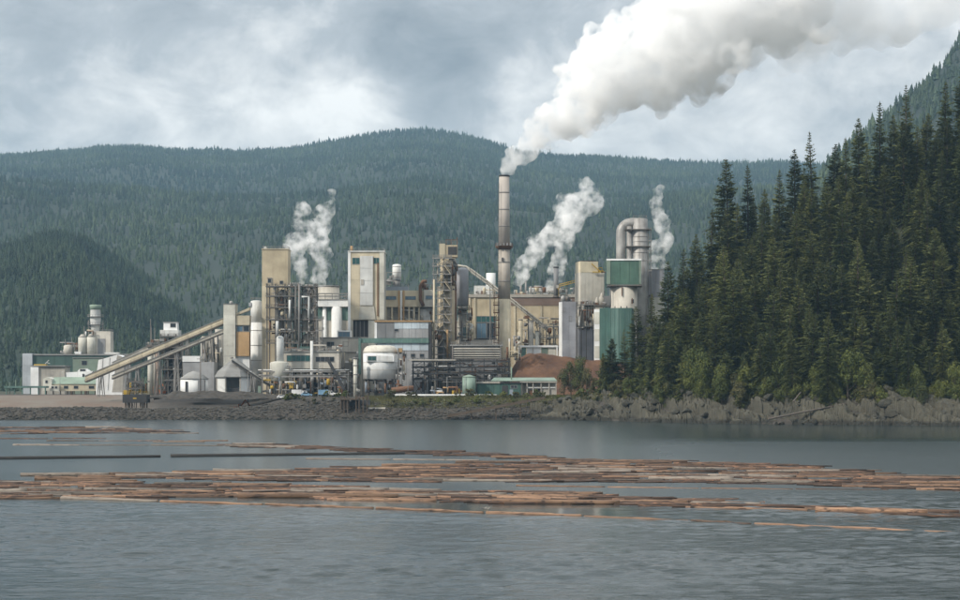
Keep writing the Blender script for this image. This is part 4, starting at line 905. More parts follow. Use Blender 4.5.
t.pipe('riser_pipe', 'cream', [t.p(434.3, 280, -3.9), t.p(434.3, 359, -3.9)], .42); t.pipe('pipe', 'rust', [t.p(455.8, 262, 0), t.p(455.8, 340, 0)], .4); t.pipe('pipe', 'tan', [t.p(447.5, 330, -4.1), t.p(447.5, 359, -4.1)], .45)
t.clutter(436, 456, 258, 290, 22, -2, 1, seed=91, mats=('rust', 'beige', 'grey_steel', 'steel')); t.clutter(434, 440, 325, 340, 8, -4, -3, seed=92, mats=('rust', 'steel'))
t = Thing('grey_vessel', 462.5, 812, 'smooth grey vessel standing right of the scaffolded digester', 'vessel')
t.cyl('vessel_shell', 'purple_grey', 456.5, 468.5, 267, 305, y=3, dome=1.5, n=24); t.cyl('lower_shell', 'concrete', 458, 467, 305, None, y=3, n=20); t.frame_tower([449, 454, 462, 469], [308], 4, 'steel', .35, False, True, seed=13, y0=-2.2); t.window(461, 467.5, 327.5, 337.5, -.5, 'teal_glass', mull=1)
t.clutter(455, 472, 308, 345, 36, -2, 0, seed=95)

# ---- big beige hall
t = Thing('machine_hall', 534, 872, 'long beige hall with a brown upper band behind the tall chimney', 'building')
t.box('wall', 'beige', 468, 600, 297.5, None, 0, 30); t.box('brown_band', 'brown_band', 511, 600, 297.5, 305.5, -.25, 0); t.box('roof_edge', 'concrete', 467.5, 600.5, 294.2, 297.4, -.7, 30.5)
for q in (468.3, 473.5, 496.5, 513.5, 540, 566): t.box('pilaster', 'cream', q, q + 2.2, 306 if q > 500 else 298, None, -.5, -.003)
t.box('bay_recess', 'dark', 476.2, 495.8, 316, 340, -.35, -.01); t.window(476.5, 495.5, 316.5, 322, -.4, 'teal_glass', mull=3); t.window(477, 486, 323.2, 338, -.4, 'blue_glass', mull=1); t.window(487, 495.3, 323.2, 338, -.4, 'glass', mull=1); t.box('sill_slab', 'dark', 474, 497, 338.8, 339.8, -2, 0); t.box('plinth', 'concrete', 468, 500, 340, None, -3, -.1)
t.panels('beige', 516, 540, 306, 330, 3, 1); t.panels('beige', 542.5, 566, 306, 330, 3, 1)
t.rail(t.x(468), t.x(600), 0, 28, t.z(294.2))
t.box('roof_house', 'white', 474, 492, 285, 294.3, 6, 14); t.box('roof_house', 'white', 530, 560, 286.5, 291, 12, 20); t.cyl('roof_tank', 'bright_white', 486.3, 495.6, 272, 294.3, y=9, n=20); t.clutter(470, 500, 284, 294, 18, 2, 8, seed=101); t.clutter(513, 600, 285, 294, 48, 2, 8, seed=102)
for a, yt in ((514, 290), (520, 285), (525, 281), (530, 286), (566, 289), (573, 287)): t.cyl('roof_vent', 'grey_steel', a, a + 2, yt, 294.4, y=3, n=10)
t = Thing('thin_stack', 556.2, 866, 'thin dark grey stack on the beige hall roof with steam behind', 'stack', ground=WZ(297, 866) + .3)
t.cyl('shaft', 'dark_grey_cladding', 553.8, 558.6, 267, 297, y=2.5, n=20); t.cyl('rim', 'dark', 553.5, 558.9, 266.4, 267.6, y=2.5, n=20); t.cyl('base_flange', 'steel', 553, 559.4, 295.8, 297.2, y=2.5, n=20)
t = Thing('pipe_bridge', 505, 840, 'sloping double pipe bridge running down from the digester past the chimney', 'pipe bridge')
for dy, dz in ((0, 0), (1.6, 0), (0, 2.6)): t.pipe('pipe', 'pale_concrete', [t.p(455, 265, dy), t.p(466, 266.5, dy), t.p(472, 270 + dz, dy), t.p(513, 300 + dz, dy), t.p(551, 331 + dz, dy)], .42)
m = MB()
for i in range(15):
    f = i / 14; a = t.p(470 + 80 * f, 268.5 + 61.5 * f, -.4); m.bar(a + Vector((0, 0, -1.6)), a + Vector((0, 0, .8)), .15); m.bar(a + Vector((0, 0, -1.4)), a + Vector((0, 2, -1.4)), .15)
m.build('hanger_frame', 'steel', t.o)
for px, py in ((490, 286), (528, 315), (549, 331)): t.bars('support', 'grey_steel', [(t.p(px, py + 1, .5), Vector((t.x(px), .5, -.3))), (t.p(px, py + 1, 1.2), Vector((t.x(px) + 1.5, 1.2, -.3)))], .35)
t = Thing('louvre_building', 476, 788, 'grey low building faced with long horizontal louvre slats', 'building')
t.box('wall', 'dark_grey_cladding', 453, 500, 346, None, .4, 8); t.box('roof', 'roof_grey', 450, 503, 344.6, 346, -.6, 8.5)
for i in range(5): MB().add([(t.x(453), -.5, t.z(349 + 2.4 * i)), (t.x(500), -.5, t.z(349 + 2.4 * i)), (t.x(500), .35, t.z(347.4 + 2.4 * i)), (t.x(453), .35, t.z(347.4 + 2.4 * i)), (t.x(453), -.4, t.z(349.2 + 2.4 * i)), (t.x(500), -.4, t.z(349.2 + 2.4 * i))], [(0, 1, 2, 3), (0, 4, 5, 1), (4, 3, 2, 5)]).build('louvre_slat', 'concrete', t.o)
t.box('end_post', 'grey_steel', 452, 453, 346, None, -.5, .4); t.box('end_post', 'grey_steel', 500, 501, 346, None, -.5, .4); t.rail(t.x(451), t.x(502), -.4, 8, t.z(344.6))
t.clutter(502, 520, 335, 360, 22, 0, 5, seed=103)
# ---- dark pipe rack
t = Thing('pipe_rack', 462, 775, 'long dark multi level pipe rack in front of the louvred building', 'pipe rack')
t.frame_tower([413, 424, 436, 448, 460, 472, 484, 497, 509], [361, 367, 373, 379], 5, 'dark', .4, True, False, seed=18)
rnd = random.Random(4)
for lv in (361, 367, 373, 379):
    for k in range(5):
        a = rnd.uniform(413, 440); b = rnd.uniform(470, 510); r = rnd.uniform(.15, .38)
        t.pipe('pipe', rnd.choice(('dark', 'steel', 'rust', 'steel', 'grey_steel', 'white')), [t.p(a, lv - .9, .6 + k), t.p(b, lv - .9, .6 + k)], r)
t.clutter(414, 508, 361, 392, 90, -.5, 4, seed=19, mats=('dark', 'steel', 'dark', 'grey_steel', 'rust', 'white')); t.box('top_beam', 'concrete', 408, 456, 359.3, 360.6, -.6, 0); t.box('yellow_cabinet', 'yellow', 452, 456, 390.5, None, -3, -1); t.box('yellow_cabinet', 'yellow', 457.4, 460, 388.5, None, -3, -1.5)
t.clutter(430, 462, 386, 394, 14, -4, -1, seed=20, mats=('rust', 'tan', 'blue_grey', 'white', 'grey_steel'))
t = Thing('green_tank', 469, 756, 'upright pale green tank with a low cone roof by the waterfront pipe', 'tank')
r_ = (t.x(476) - t.x(462.5)) / 2
MB().lathe([(r_, -.3), (r_, t.z(377))], 0, r_, 28).build('tank_shell', 'pale_green', t.o); MB().lathe([(r_ * 1.03, t.z(377.2)), (r_ * 1.03, t.z(376.6)), (.3, t.z(374.6))], 0, r_, 28).build('cone_roof', 'sage', t.o)
t.bars('ladder', 'grey_steel', [(t.p(464.5, 396, -.1), t.p(464.5, 376, -.1)), (t.p(465.3, 396, -.1), t.p(465.3, 376, -.1))] + [(t.p(464.5, 395 - i, -.1), t.p(465.3, 395 - i, -.1)) for i in range(18)], .1)
t = Thing('teal_shed', 499, 762, 'low dark teal shed right of the pale green tank', 'shed')
t.box('wall', 'teal', 477, 521, 383.5, None, 0, 7); t.box('roof', 'concrete', 476, 500, 381.6, 383.4, -.6, 7.5); t.box('roof', 'dark', 500, 522, 382.2, 383.4, -.5, 7.5); t.panels('teal', 477.4, 500, 384, None, 4, 1); t.box('door', 'dark', 502, 508, 385.5, None, -.1, 0); t.window(511, 517, 385.5, 388, 0, 'glass', mull=1); t.box('tool_cabinet', 'blue_grey', 509.5, 513, 389.5, None, -2, -.8)
t = Thing('open_shed', 526, 764, 'long open sided shed with a pale green roof and grey posts below the chip pile', 'shed')
MB().add([(t.x(491), -1, t.z(380.6)), (t.x(557), -1, t.z(380.6)), (t.x(555), 7, t.z(377.5)), (t.x(494), 7, t.z(377.5)), (t.x(491), -1, t.z(381.2)), (t.x(557), -1, t.z(381.2))], [(0, 1, 2, 3), (4, 5, 1, 0), (4, 3, 2, 5)]).build('roof', 'pale_green', t.o); t.box('eave', 'pale_concrete', 520, 557, 381.2, 382.6, -.9, -.5)
for q in (522, 527, 533, 541, 549, 556): t.box('post', 'concrete', q - .5, q + .5, 382.5, None, -.6, -.2)
t.box('back_wall', 'pale_concrete', 522, 556, 382, None, 2.4, 2.8); t.box('rail_board', 'white', 528, 556, 387, 388.2, -.4, -.1); t.box('counter', 'concrete', 541, 556, 389.5, None, 0, 2); t.box('bin', 'rust', 529, 537, 390.5, None, .2, 2); t.box('bin', 'dark', 538, 541, 389, None, .4, 1.8)
t.pipe('flue', 'sage', [t.p(511.5, 382, 2), t.p(511.5, 367, 2)], .3)
t = Thing('water_main', 440, 750, 'white waterfront pipe on low saddles along the top of the grassy bank', 'pipe')
t.pipe('pipe', 'bright_white', [t.p(395, 395.3), t.p(497, 395.3)], .42, n=10)
for q in range(398, 498, 9): MB().box(t.x(q) - .25, t.x(q) + .25, -.5, .5, -1.2, t.z(395.9)).build('saddle', 'concrete', t.o)
# ---- right hand cluster
t = Thing('screen_house', 538, 826, 'white framed screen house with green panels above the chip pile', 'building')
t.box('top_beam', 'bright_white', 518.5, 558, 345.4, 347.2, -.6, 6)
for q in (519.2, 557): t.box('post', 'bright_white', q - .7, q + .7, 347.2, None, -.5, .5)
for i, (a, b, mt_) in enumerate(((521, 526, 'light_teal'), (526.5, 533, 'white'), (533.5, 541, 'bright_white'), (541.5, 548, 'sage'), (548.5, 555.5, 'cream_white'))): t.box('panel', mt_, a, b, 347.6, None, .2, 1)
t = Thing('vent_pipes', 529, 836, 'three cream vent pipes behind the white screen house', 'pipes')
for a, b, yt, mt_ in ((518.8, 522.8, 319.5, 'cream'), (529, 533.6, 321, 'concrete'), (535.2, 539, 331, 'cream_white')):
    q = t.cyl('vent_pipe', mt_, a, b, yt, None, y=2, n=16); t.cyl('rim', 'grey_steel', a - .3, b + .3, yt - .4, yt + .6, y=2, n=16, par=q)
t.clutter(515, 561, 314, 350, 75, 3, 9, seed=111); t.frame_tower([540, 547, 554, 560], [326, 337], 5, 'grey_steel', .3, True, True, seed=25, y0=4)
t = Thing('slab_tower', 569, 800, 'slim grey white slab tower with a ball shaped vent on its roof', 'tower', rot=12)
t.box('wall', 'purple_grey', 561.7, 576.3, 301.5, None, 0, 5); t.box('sunlit_side_face', 'bright_white', 561.5, 562.0, 302, None, -.05, 5.05); t.cyl('roof_vent', 'silver', 561.5, 566, 295.5, 301.6, y=2, dome=1.1, n=16); t.clutter(566, 572, 295.5, 301, 5, 1, 3, seed=112, mats=('grey_steel', 'steel')); t.window(569, 571.5, 316.5, 321.5, 0); t.window(563.5, 565, 308, 312, 0); t.panels('purple_grey', 562.2, 576.1, 302, None, 2, 5)  # bright white sheet paints the sunlit look onto the grey tower's left side
t = Thing('concrete_vessel', 585, 812, 'concrete vessel with a railed platform between the slab tower and teal building', 'vessel')
t.cyl('vessel', 'pale_concrete', 583.5, 595, 304, None, y=3.5, n=22); t.cyl('small_vessel', 'concrete', 577, 583.3, 309, 326, y=2, dome=.8, n=16); t.frame_tower([576.6, 581, 586, 593.5], [304.5, 326], 4, 'steel', .3, False, True, seed=27, y0=-2.5); t.box('base_block', 'purple_grey', 576.6, 593, 328, None, -1.2, 3); t.panels('purple_grey', 577, 592.6, 328.5, None, 3, 3, y=-1.2); t.clutter(576, 594, 304, 330, 30, -2, 0, seed=113); t.clutter(580, 606, 300, 304.5, 10, 0, 3, seed=114, mats=('steel', 'grey_steel', 'rust'))
t = Thing('teal_building', 613, 800, 'tall ribbed teal clad building with a white corner strip beside the trees', 'building', rot=-10)
t.box('wall', 'teal', 599.5, 632, 308, None, 0, 12); t.box('corner_strip', 'bright_white', 593.8, 599.6, 309, 363, .6, 6)
for a, b, mt_ in ((600, 611, 'teal'), (611, 618.5, 'light_teal'), (618.5, 631.8, 'teal')): t.panels(mt_, a, b, 308.4, 362, 2, 1)
for q in (602, 608, 614, 620, 626): t.cyl('roof_vent', 'dark', q, q + 1, 306, 308.1, y=2, n=8)
for i in range(3): t.box('strip_panel', 'cream_white', 594.2, 599.3, 312 + 17 * i, 324 + 17 * i, .45, .6)
t = Thing('concrete_tower', 592, 842, 'pair of pale concrete silos with a cream head box left of the green cabin', 'tower', rot=14)
t.box('head_box', 'cream', 580, 598.5, 261.5, 272.5, 0, 8); t.box('shaft', 'pale_concrete', 580, 605, 272.5, None, .15, 9); t.box('roof_edge', 'dark', 582, 597, 260.4, 261.5, .5, 7.5); t.panels('pale_concrete', 580.3, 604.6, 273, 307, 3, 1, y=.15); t.clutter(596, 606, 266, 272.4, 8, 1, 5, seed=121, mats=('orange', 'yellow', 'steel', 'rust')); t.bars('jib', 'yellow', [(t.p(591, 264, -.8), t.p(601, 272, -.8)), (t.p(592, 272, -.8), t.p(601, 272, -.8))], .4)
t = Thing('yellow_crane', 569, 850, 'low yellow lattice crane jib reaching over the beige hall roof', 'crane', ground=WZ(294, 872))
m = MB(); A, B = t.p(559, 286.5), t.p(580, 281)
for q in (0, .9): m.bar(A + Vector((0, q, 0)), B + Vector((0, q, 0)), .25).bar(A + Vector((0, q, 1)), B + Vector((0, q, 1)), .25)
for i in range(10): m.bar(A + (B - A) * i / 10, A + (B - A) * (i + 1) / 10 + Vector((0, 0, 1)), .14)
m.build('jib', 'yellow', t.o); t.box('mast', 'yellow', 559, 560.5, 285, 294, 18, 19); t.box('counterweight', 'concrete', 556.5, 559, 285, 288, 0, 1.5); MB().bar(t.p(559.7, 287, .5), t.p(559.7, 287, 19), .4).build('slew_beam', 'yellow', t.o)
t = Thing('dust_hopper', 602, 828, 'small dark conical hoppers on a deck beside the teal building', 'hopper')
t.box('deck', 'steel', 594, 611, 305, 306.5, -1, 5); t.box('housing', 'dark_grey_cladding', 602, 609.5, 296, 305, 0, 4)
for a, b, yt in ((594.5, 599.5, 297), (599, 605, 292.5)): r_ = (t.x(b) - t.x(a)) / 2; MB().lathe([(r_, t.z(305)), (r_, t.z(yt + 6)), (r_ * .2, t.z(yt))], (t.x(a) + t.x(b)) / 2, 1, 14).build('hopper', 'concrete', t.o)
for q in (595, 610): t.box('leg', 'steel', q - .4, q + .4, 306.5, None, 0, .6)
t = Thing('green_cabin', 624, 818, 'green panelled cabin perched on a round stained concrete tower', 'tower', rot=-4)
t.box('wall', 'green_panel', 607, 641, 260.5, 284.5, 0, 13); t.box('roof_edge', 'bright_white', 606.4, 641.4, 258.8, 260.5, -.4, 13.4); t.box('corner_strip', 'sage', 606.6, 610.4, 260.5, 284, -.3, 0); t.box('right_strip', 'sage', 639, 641.2, 260.5, 284, -.25, 0)
t.panels('green_panel', 610.8, 638.8, 261.5, 283.5, 3, 1, gap=.16); t.box('floor_slab', 'steel', 607, 642, 284.5, 286, -.3, 13.3); t.cyl('concrete_tower', 'pale_concrete', 611, 637.5, 286, None, y=6.2, n=28); t.bars('drain_pipe', 'rust', [(t.p(622, 287, -.2), t.p(622, 296, -.2)), (t.p(632, 298, -.2), t.p(632, 304, -.2))], .4); t.window(631.5, 633.5, 299.5, 303, .6); t.pipe('pipe', 'grey_steel', [t.p(610.6, 287, 2), t.p(610.6, 307, 2)], .3)
t = Thing('silver_duct', 633, 836, 'big silver cylinder joined to an arched silver duct above the green cabin', 'duct')
t.cyl('cylinder', 'silver', 632.5, 648.3, 217.5, None, y=3.6, dome=.5, n=32)
arc = [t.p(621.5, 300, 3.6), t.p(621.5, 232, 3.6)] + [Vector((t.x(633) - t.D / F * 11.5 * math.cos(a), 3.6, t.z(232) + t.D / F * 10 * math.sin(a))) for a in [i * math.pi / 16 for i in range(1, 9)]] + [t.p(637, 222, 3.6)]
MB().tube(arc, 2.25, 20).build('arched_duct', 'silver', t.o); t.cyl('middle_duct', 'silver', 627, 632.3, 226, None, y=2.2, n=18)
for py in (229, 246): t.box('band_frame', 'steel', 626, 650.5, py, py + .8, -.7, 7.9)
for py in (236, 241, 252, 260): t.cyl('ring_band', 'silver', 632.2, 648.6, py, py + .5, y=3.6, n=32)
t.frame_tower([648.8, 651.2], [229, 240, 250, 260, 270], 3, 'grey_steel', .22, True, False, seed=33, y0=1, rail=False); t.rail(t.x(634), t.x(647), 1, 6, t.z(217.8))
t = Thing('boiler_house', 652, 842, 'plain purple grey boiler house behind the headland trees', 'building')
t.box('wall', 'purple_grey', 637, 664, 270, None, 0, 14); t.box('lower_band', 'cream_white', 641, 664.5, 297.5, None, -.6, 0); t.box('blue_bay', 'blue_grey', 637.4, 646.5, 303, 323, -1.0, -.6); t.box('roof_edge', 'grey_steel', 636.7, 664.3, 269.2, 270, -.3, 14.3); t.panels('purple_grey', 637.3, 663.7, 270.4, 297, 3, 2); t.pipe('pipe', 'rust', [t.p(647, 297, -1.2), t.p(651, 294.5, -1.2), t.p(651, 318, -1.2)], .5)
# filler plant behind
t = Thing('rear_hall', 430, 905, 'grey rear hall wall closing the gap behind the process plant', 'building')
t.box('wall', 'concrete', 318, 470, 322, None, 0, 20); t.box('roof', 'roof_grey', 317.5, 470.5, 320.5, 322, -.4, 20.4); t.panels('concrete', 430, 469.5, 323, 345, 5, 1)
# ---- chip pile
def pile(name, pts, D, depth, label, mat='wood_chips'):
    nx, ny = 120, 40; px = np.linspace(pts[0][0], pts[-1][0], nx); H = np.interp(px, [a for a, _ in pts], [WZ(b, D) for _, b in pts]) - YARD + .6
    H = np.maximum(H + 0 * px, 0); s = np.linspace(0, 1, ny); G, S = np.meshgrid(np.arange(nx), s, indexing='ij')
    X = (px[G] - CX) * D / F; Y = D - depth * .5 + depth * S; Z = H[G] * np.clip(np.minimum(S * 2.1, (1 - S) * 2.4), 0, 1) ** .9 + fbm(X * .18, Y * .18, 5, 77) * 1.5 - .5
    o = link(name, np_mesh(name, np.stack([X, Y, YARD + Z], -1).reshape(-1, 3), grid_faces(nx, ny), mat, True)); finish(o, label, 'pile'); return o
pile('chip_pile', [(495, 392), (503, 383), (519, 358), (526, 355.5), (541, 354.8), (557, 357), (575, 359), (600, 361), (625, 362), (650, 392)], 800, 44, 'big red brown pile of wood chips in front of the white screen house')
pile('chip_pile', [(585, 394), (596, 387), (606, 383), (618, 385), (630, 394)], 765, 14, 'small low tan heap of chips at the foot of the trees')
pile('spoil_pile', [(150, 396), (175, 392.5), (205, 391.8), (240, 392), (275, 394), (295, 396)], 757, 22, 'low dark heap of bark and soil along the bank under the white huts', 'ground')
# ---- vehicles
def truck(px, D, label, body, cab, kind, rz=0):
    t = Thing('parked_truck' if kind == 'truck' else 'parked_car', px, D, label, kind, 'vehicles parked along the bank road', rot=rz, ground=gz(px, D))
    if kind == 'truck':
        MB().box(-3.2, 1.0, 0, 2.2, .9, 2.9).build('cargo_box', body, t.o); MB().prism([(1.1, .7), (3.1, .7), (3.1, 1.7), (2.6, 2.5), (1.1, 2.5)], .05, 2.15).build('cab', cab, t.o); MB().box(2.0, 2.75, -.02, 2.2, 1.7, 2.3).build('window', 'glass', t.o); MB().box(-3.2, 3, .3, 1.9, .6, .9).build('chassis', 'dark', t.o); xs = (-2.2, 2.2)
    else:
        MB().prism([(-2.3, .45), (2.3, .45), (2.3, 1.0), (1.3, 1.12), (-2.25, 1.15)], 0, 1.8).build('body', body, t.o); MB().prism([(-1.9, 1.13), (1.2, 1.1), (.5, 1.72), (-1.5, 1.75)], .12, 1.68).build('cabin', cab, t.o); MB().prism([(-1.5, 1.2), (.85, 1.2), (.4, 1.62), (-1.3, 1.62)], .1, 1.7).build('window', 'glass', t.o); xs = (-1.5, 1.5)
    for x in xs:
        for y in (-.02, 1.65 if kind == 'car' else 2.0):
            wv = MB().tube([(x, y, .42), (x, y + .22, .42)], .42, 16).build('wheel', 'tyre', t.o); MB().tube([(x, y - .02, .42), (x, y + .24, .42)], .22, 12).build('rim', 'grey_steel', wv)
    for y in (.2, 1.4): MB().box(2.28 if kind == 'car' else 3.08, 2.33 if kind == 'car' else 3.13, y, y + .3, .75, .95).build('headlight', 'bright_white', t.o)
truck(282.5, 748, 'white van parked on the bank road below the round pale tank', 'car_white', 'car_white', 'car', 8); truck(299, 749, 'white truck with a box body between the white van and blue pickup', 'car_white', 'car_white', 'truck', -6)
truck(306.5, 748.5, 'small blue car beside the white box truck', 'blue_paint', 'blue_paint', 'car', 4); truck(326, 748, 'light blue truck parked before the grey annex', 'blue_paint', 'car_white', 'truck', 5); truck(412, 753, 'red brown pickup car beside the dark pipe rack', 'rust', 'grey_steel', 'car', 0)
def excavator(px, D, label, rz, s=1.0):
    t = Thing('excavator', px, D, label, 'excavator', 'orange machines on the bank', rot=rz, ground=gz(px, D)); t.o.scale = (s,) * 3
    for y in (0, 2.0):
        tr = MB().prism([(-2, .3), (-1.6, 0), (1.6, 0), (2, .3), (1.7, .85), (-1.7, .85)], y, y + .6).build('track', 'tyre', t.o)
        for x in (-1.3, 0, 1.3): MB().tube([(x, y - .03, .42), (x, y + .63, .42)], .28, 10).build('roller', 'grey_steel', tr)
    MB().box(-1.9, 1.4, .1, 2.5, .95, 2.1).build('house', 'orange', t.o); c_ = MB().prism([(.3, 2.1), (1.5, 2.1), (1.4, 3.2), (.4, 3.3)], .1, 1.2).build('cab', 'orange', t.o); MB().box(.5, 1.35, .05, .1, 2.3, 3.05).build('window', 'glass', c_)
    MB().bar((1.3, 1.6, 1.8), (4.2, 1.6, 5.2), .45, .7).build('boom', 'orange', t.o); MB().bar((4.2, 1.6, 5.2), (6.2, 1.6, 2.6), .38, .5).build('stick', 'orange', t.o); MB().prism([(5.8, 2.7), (6.5, 2.5), (6.4, 1.4), (5.4, 1.2), (5.2, 1.9)], 1.1, 2.1).build('bucket', 'rust', t.o); MB().box(-2.3, -1.9, .2, 2.4, 1.0, 1.9).build('counterweight', 'dark', t.o)
excavator(152, 905, 'orange excavator with its boom raised beside the black loading platform', 0, 1.1); excavator(164, 890, 'orange excavator standing left of the round white hut', 168, 1.0); excavator(238, 752, 'small orange excavator in front of the pyramid roofed shed', 25, .9)
# ---- waterfront timber
t = Thing('timber_pier', 354, 728, 'ruined dark timber pier of piles and beams on the rocky bank', 'pier', ground=1.0)
for q in (341, 344, 347.5, 356, 359, 363, 367):
    for y in (0, 7): t.box('pile', 'timber', q - .5, q + .5, 394 + random.uniform(0, 3), 420, y, y + .45)
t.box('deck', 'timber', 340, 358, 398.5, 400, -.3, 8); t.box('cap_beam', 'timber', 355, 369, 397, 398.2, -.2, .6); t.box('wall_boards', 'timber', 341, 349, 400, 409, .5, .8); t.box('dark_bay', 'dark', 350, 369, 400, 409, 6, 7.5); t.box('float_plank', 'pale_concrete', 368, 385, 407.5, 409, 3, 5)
t = Thing('gangway', 490, 722, 'dark sloping timber gangway leading from the bank down to the beach', 'gangway', ground=1.0)
for y in (0, 2.4): MB().bar(t.p(447, 416.5, y), t.p(545, 397.8, y), .3, .9).build('stringer', 'timber', t.o)
m_ = MB().box(-.22, .22, 0, 2.5, -.08, .08).mesh('plank', 'timber')
for i in range(60): link('plank', m_, t.o, t.p(447 + 98 * i / 60, 416.2 - 18.7 * i / 60, 0) + Vector((0, 0, .5)))
for f in (.25, .5, .75): q = t.p(447 + 98 * f, 416.5 - 18.7 * f, 1.2); MB().bar(q, Vector((q.x, 1.2, -2)), .45).build('bent', 'timber', t.o)
for px, py, l in ((455, 417.2, 50), (520, 417.2, 42)):
    pass

# extra piping in front of the low walls
t = Thing('pipe_bridge', 300, 768, 'grey pipe bridge on trestles in front of the low window band building', 'pipe bridge')
t.frame_tower([262, 292, 318, 345], [371, 376], 2.5, 'grey_steel', .3, False, False, seed=61, rail=False)
for k, (py, mt_) in enumerate(((370, 'white'), (370.4, 'rust'), (375.2, 'grey_steel'), (375, 'silver'))): t.pipe('pipe', mt_, [t.p(258, py, .3 + .5 * k), t.p(349, py, .3 + .5 * k)], .22)
t.clutter(258, 350, 377, 394, 60, -3, 2, seed=62, mats=('grey_steel', 'white', 'steel', 'dark', 'rust', 'blue_grey', 'yellow'))
t = Thing('slanted_chute', 334, 766, 'dark slanting chute dropping toward the vertical duct', 'chute')
MB().bar(t.p(327, 358, 0), t.p(344, 389, 0), 1.1, 1.3).build('chute', 'dark', t.o)
for q in (331, 339): t.bars('support', 'steel', [(t.p(q, 366 if q < 335 else 379, .5), Vector((t.x(q), .5, -.3)))], .3)
for i, (px, D, top, lab) in enumerate(((248, 760, 372, 'slim grey lamp mast right of the pyramid roofed shed'), (348, 758, 372, 'slim grey lamp mast left of the vertical duct'), (408, 758, 376, 'slim grey lamp mast right of the white round tank'), (447, 757, 377, 'slim grey lamp mast in front of the dark pipe rack'), (60, 915, 372, 'slim grey lamp mast before the cream shed'))):
    t = Thing('lamp_mast', px, D, lab, 'lamp', 'lamp masts of the yard', ground=gz(px, D))
    MB().tube([(0, 0, -.3), (0, 0, t.z(top))], [.16, .09], 8).build('mast', 'grey_steel', t.o); MB().bar((0, 0, t.z(top)), (1.2, -.3, t.z(top) + .2), .1).build('arm', 'grey_steel', t.o); MB().box(.9, 1.6, -.5, -.1, t.z(top) + .05, t.z(top) + .25).build('lamp_head', 'white', t.o)
# ================================================================== TREES
def conifer(seed, H, R0, mat, dens=1.0, gap=0.10, droop=0.35, low=0.06):
    rnd = np.random.default_rng(seed); V = []; Fc = []; T = []
    def tri(a, b, c, d, tn):
        k = len(V); V.extend((a, b, c, d)); Fc.append((k, k + 1, k + 2)); Fc.append((k, k + 2, k + 3)); T.extend((tn,) * 4)
    z = H * low; lean = rnd.normal(0, .01, 2)
    while z < H * 0.985:
        t = z / H; prof = 1.42 * (1 - t) ** 0.74 * (0.62 + 0.38 * min(1, (t + .02) / .22)); nb = 6 + int(rnd.random() < .6)
        a0 = rnd.uniform(0, 6.28); bulge = rnd.uniform(.72, 1.12)
        for b in range(nb):
            if rnd.random() < gap: continue
            Ln = max(.35, R0 * prof * bulge * rnd.uniform(.55, 1.18)); a = a0 + b * 6.283 / nb + rnd.normal(0, .3)
            out_ = np.array([math.cos(a), math.sin(a), 0]); side = np.array([-math.sin(a), math.cos(a), 0])
            up0 = rnd.uniform(.0, .35) + .5 * t; dr = droop * (1.15 - t) * rnd.uniform(.7, 1.3)
            n = max(3, int(Ln / .40 * dens)); tn = rnd.uniform(0, .22)
            base = np.array([lean[0] * z, lean[1] * z, z])
            for i in range(n):
                f = (i + rnd.uniform(.3, 1)) / n
                if f < .18 and Ln > 2: continue
                p = base + out_ * Ln * f + np.array([0, 0, Ln * (up0 * f - dr * f * f * 1.6)])
                wd = (.42 + .72 * (1 - f)) * min(1, Ln / 3.0) * rnd.uniform(.7, 1.25) + .15
                for sgn in (-1, 1):
                    tip = p + side * sgn * wd * 1.5 + out_ * wd * rnd.uniform(.5, 1.1) + np.array([0, 0, -wd * rnd.uniform(.15, .75)])
                    mid = (p + tip) / 2; q = out_ * wd * .42 + np.array([0, 0, rnd.uniform(-.1, .15)])
                    tri(p - out_ * wd * .25, mid - q * .6, tip, mid + q, tn)
                if rnd.random() < .5:
                    tip = p + np.array([rnd.normal(0, .15), rnd.normal(0, .15), -wd * 1.2]); tri(p - out_ * .25, p + side * .18, tip, p + out_ * .3, tn)
        z += rnd.uniform(.62, 1.0) * (H / 40) ** .5 / dens ** .5
    for k in range(4):
        a = k * 1.57; o_ = np.array([math.cos(a), math.sin(a), 0]) * .22
        top = np.array([lean[0] * H, lean[1] * H, H]); tri(top - np.array([0, 0, 1.6]) - o_, top - np.array([0, 0, 1.3]), top, top - np.array([0, 0, 1.3]) + o_, .1)
    crown = np_mesh('crown', np.array(V), np.array(Fc), mat, False, {'tint': ('FLOAT', np.array(T))})
    trunk = MB().tube([(0, 0, -1.2), (0, 0, H * .5), (lean[0] * H, lean[1] * H, H * .97)], [H * .013, H * .008, .05], 8).mesh('trunk', 'trunk_bark')
    return crown, trunk, H
CON = [conifer(1, 42, 6.0, 'needles'), conifer(2, 44, 5.2, 'needles', gap=.16), conifer(3, 40, 6.8, 'needles', gap=.14, droop=.45), conifer(4, 43, 5.6, 'cedar_needles', droop=.6, gap=.06),
       conifer(5, 38, 6.4, 'cedar_needles', droop=.55), conifer(6, 46, 5.0, 'needles', gap=.22, low=.12), conifer(7, 20, 4.0, 'cedar_needles', 1.25), conifer(8, 22, 4.2, 'needles', 1.25)]
def plant_tree(name, kind, px, D, h, label, cat, group, wide=1.0, z=None):
    crown, trunk, H = kind; s = h / H
    r = bpy.data.objects.new(name, None); COL.objects.link(r); r.location = (WX(px, D), D, (gz(px, D) if z is None else z) - .2); r.scale = (s * wide, s * wide, s); r.rotation_euler = (0, 0, random.uniform(0, 6.28)); finish(r, label, cat, group)
    link('crown', crown, r); link('trunk', trunk, r); return r
SKYLINE = [(604, 352), (612, 337), (625, 328), (638, 305), (652, 292), (668, 260), (683, 246), (697, 233), (711, 208), (728, 155), (748, 163), (764, 188), (779, 168), (795, 148), (812, 130), (833, 143), (846, 136), (859, 117), (880, 100), (894, 114), (906, 83), (926, 112), (945, 80), (962, 70), (982, 66)]
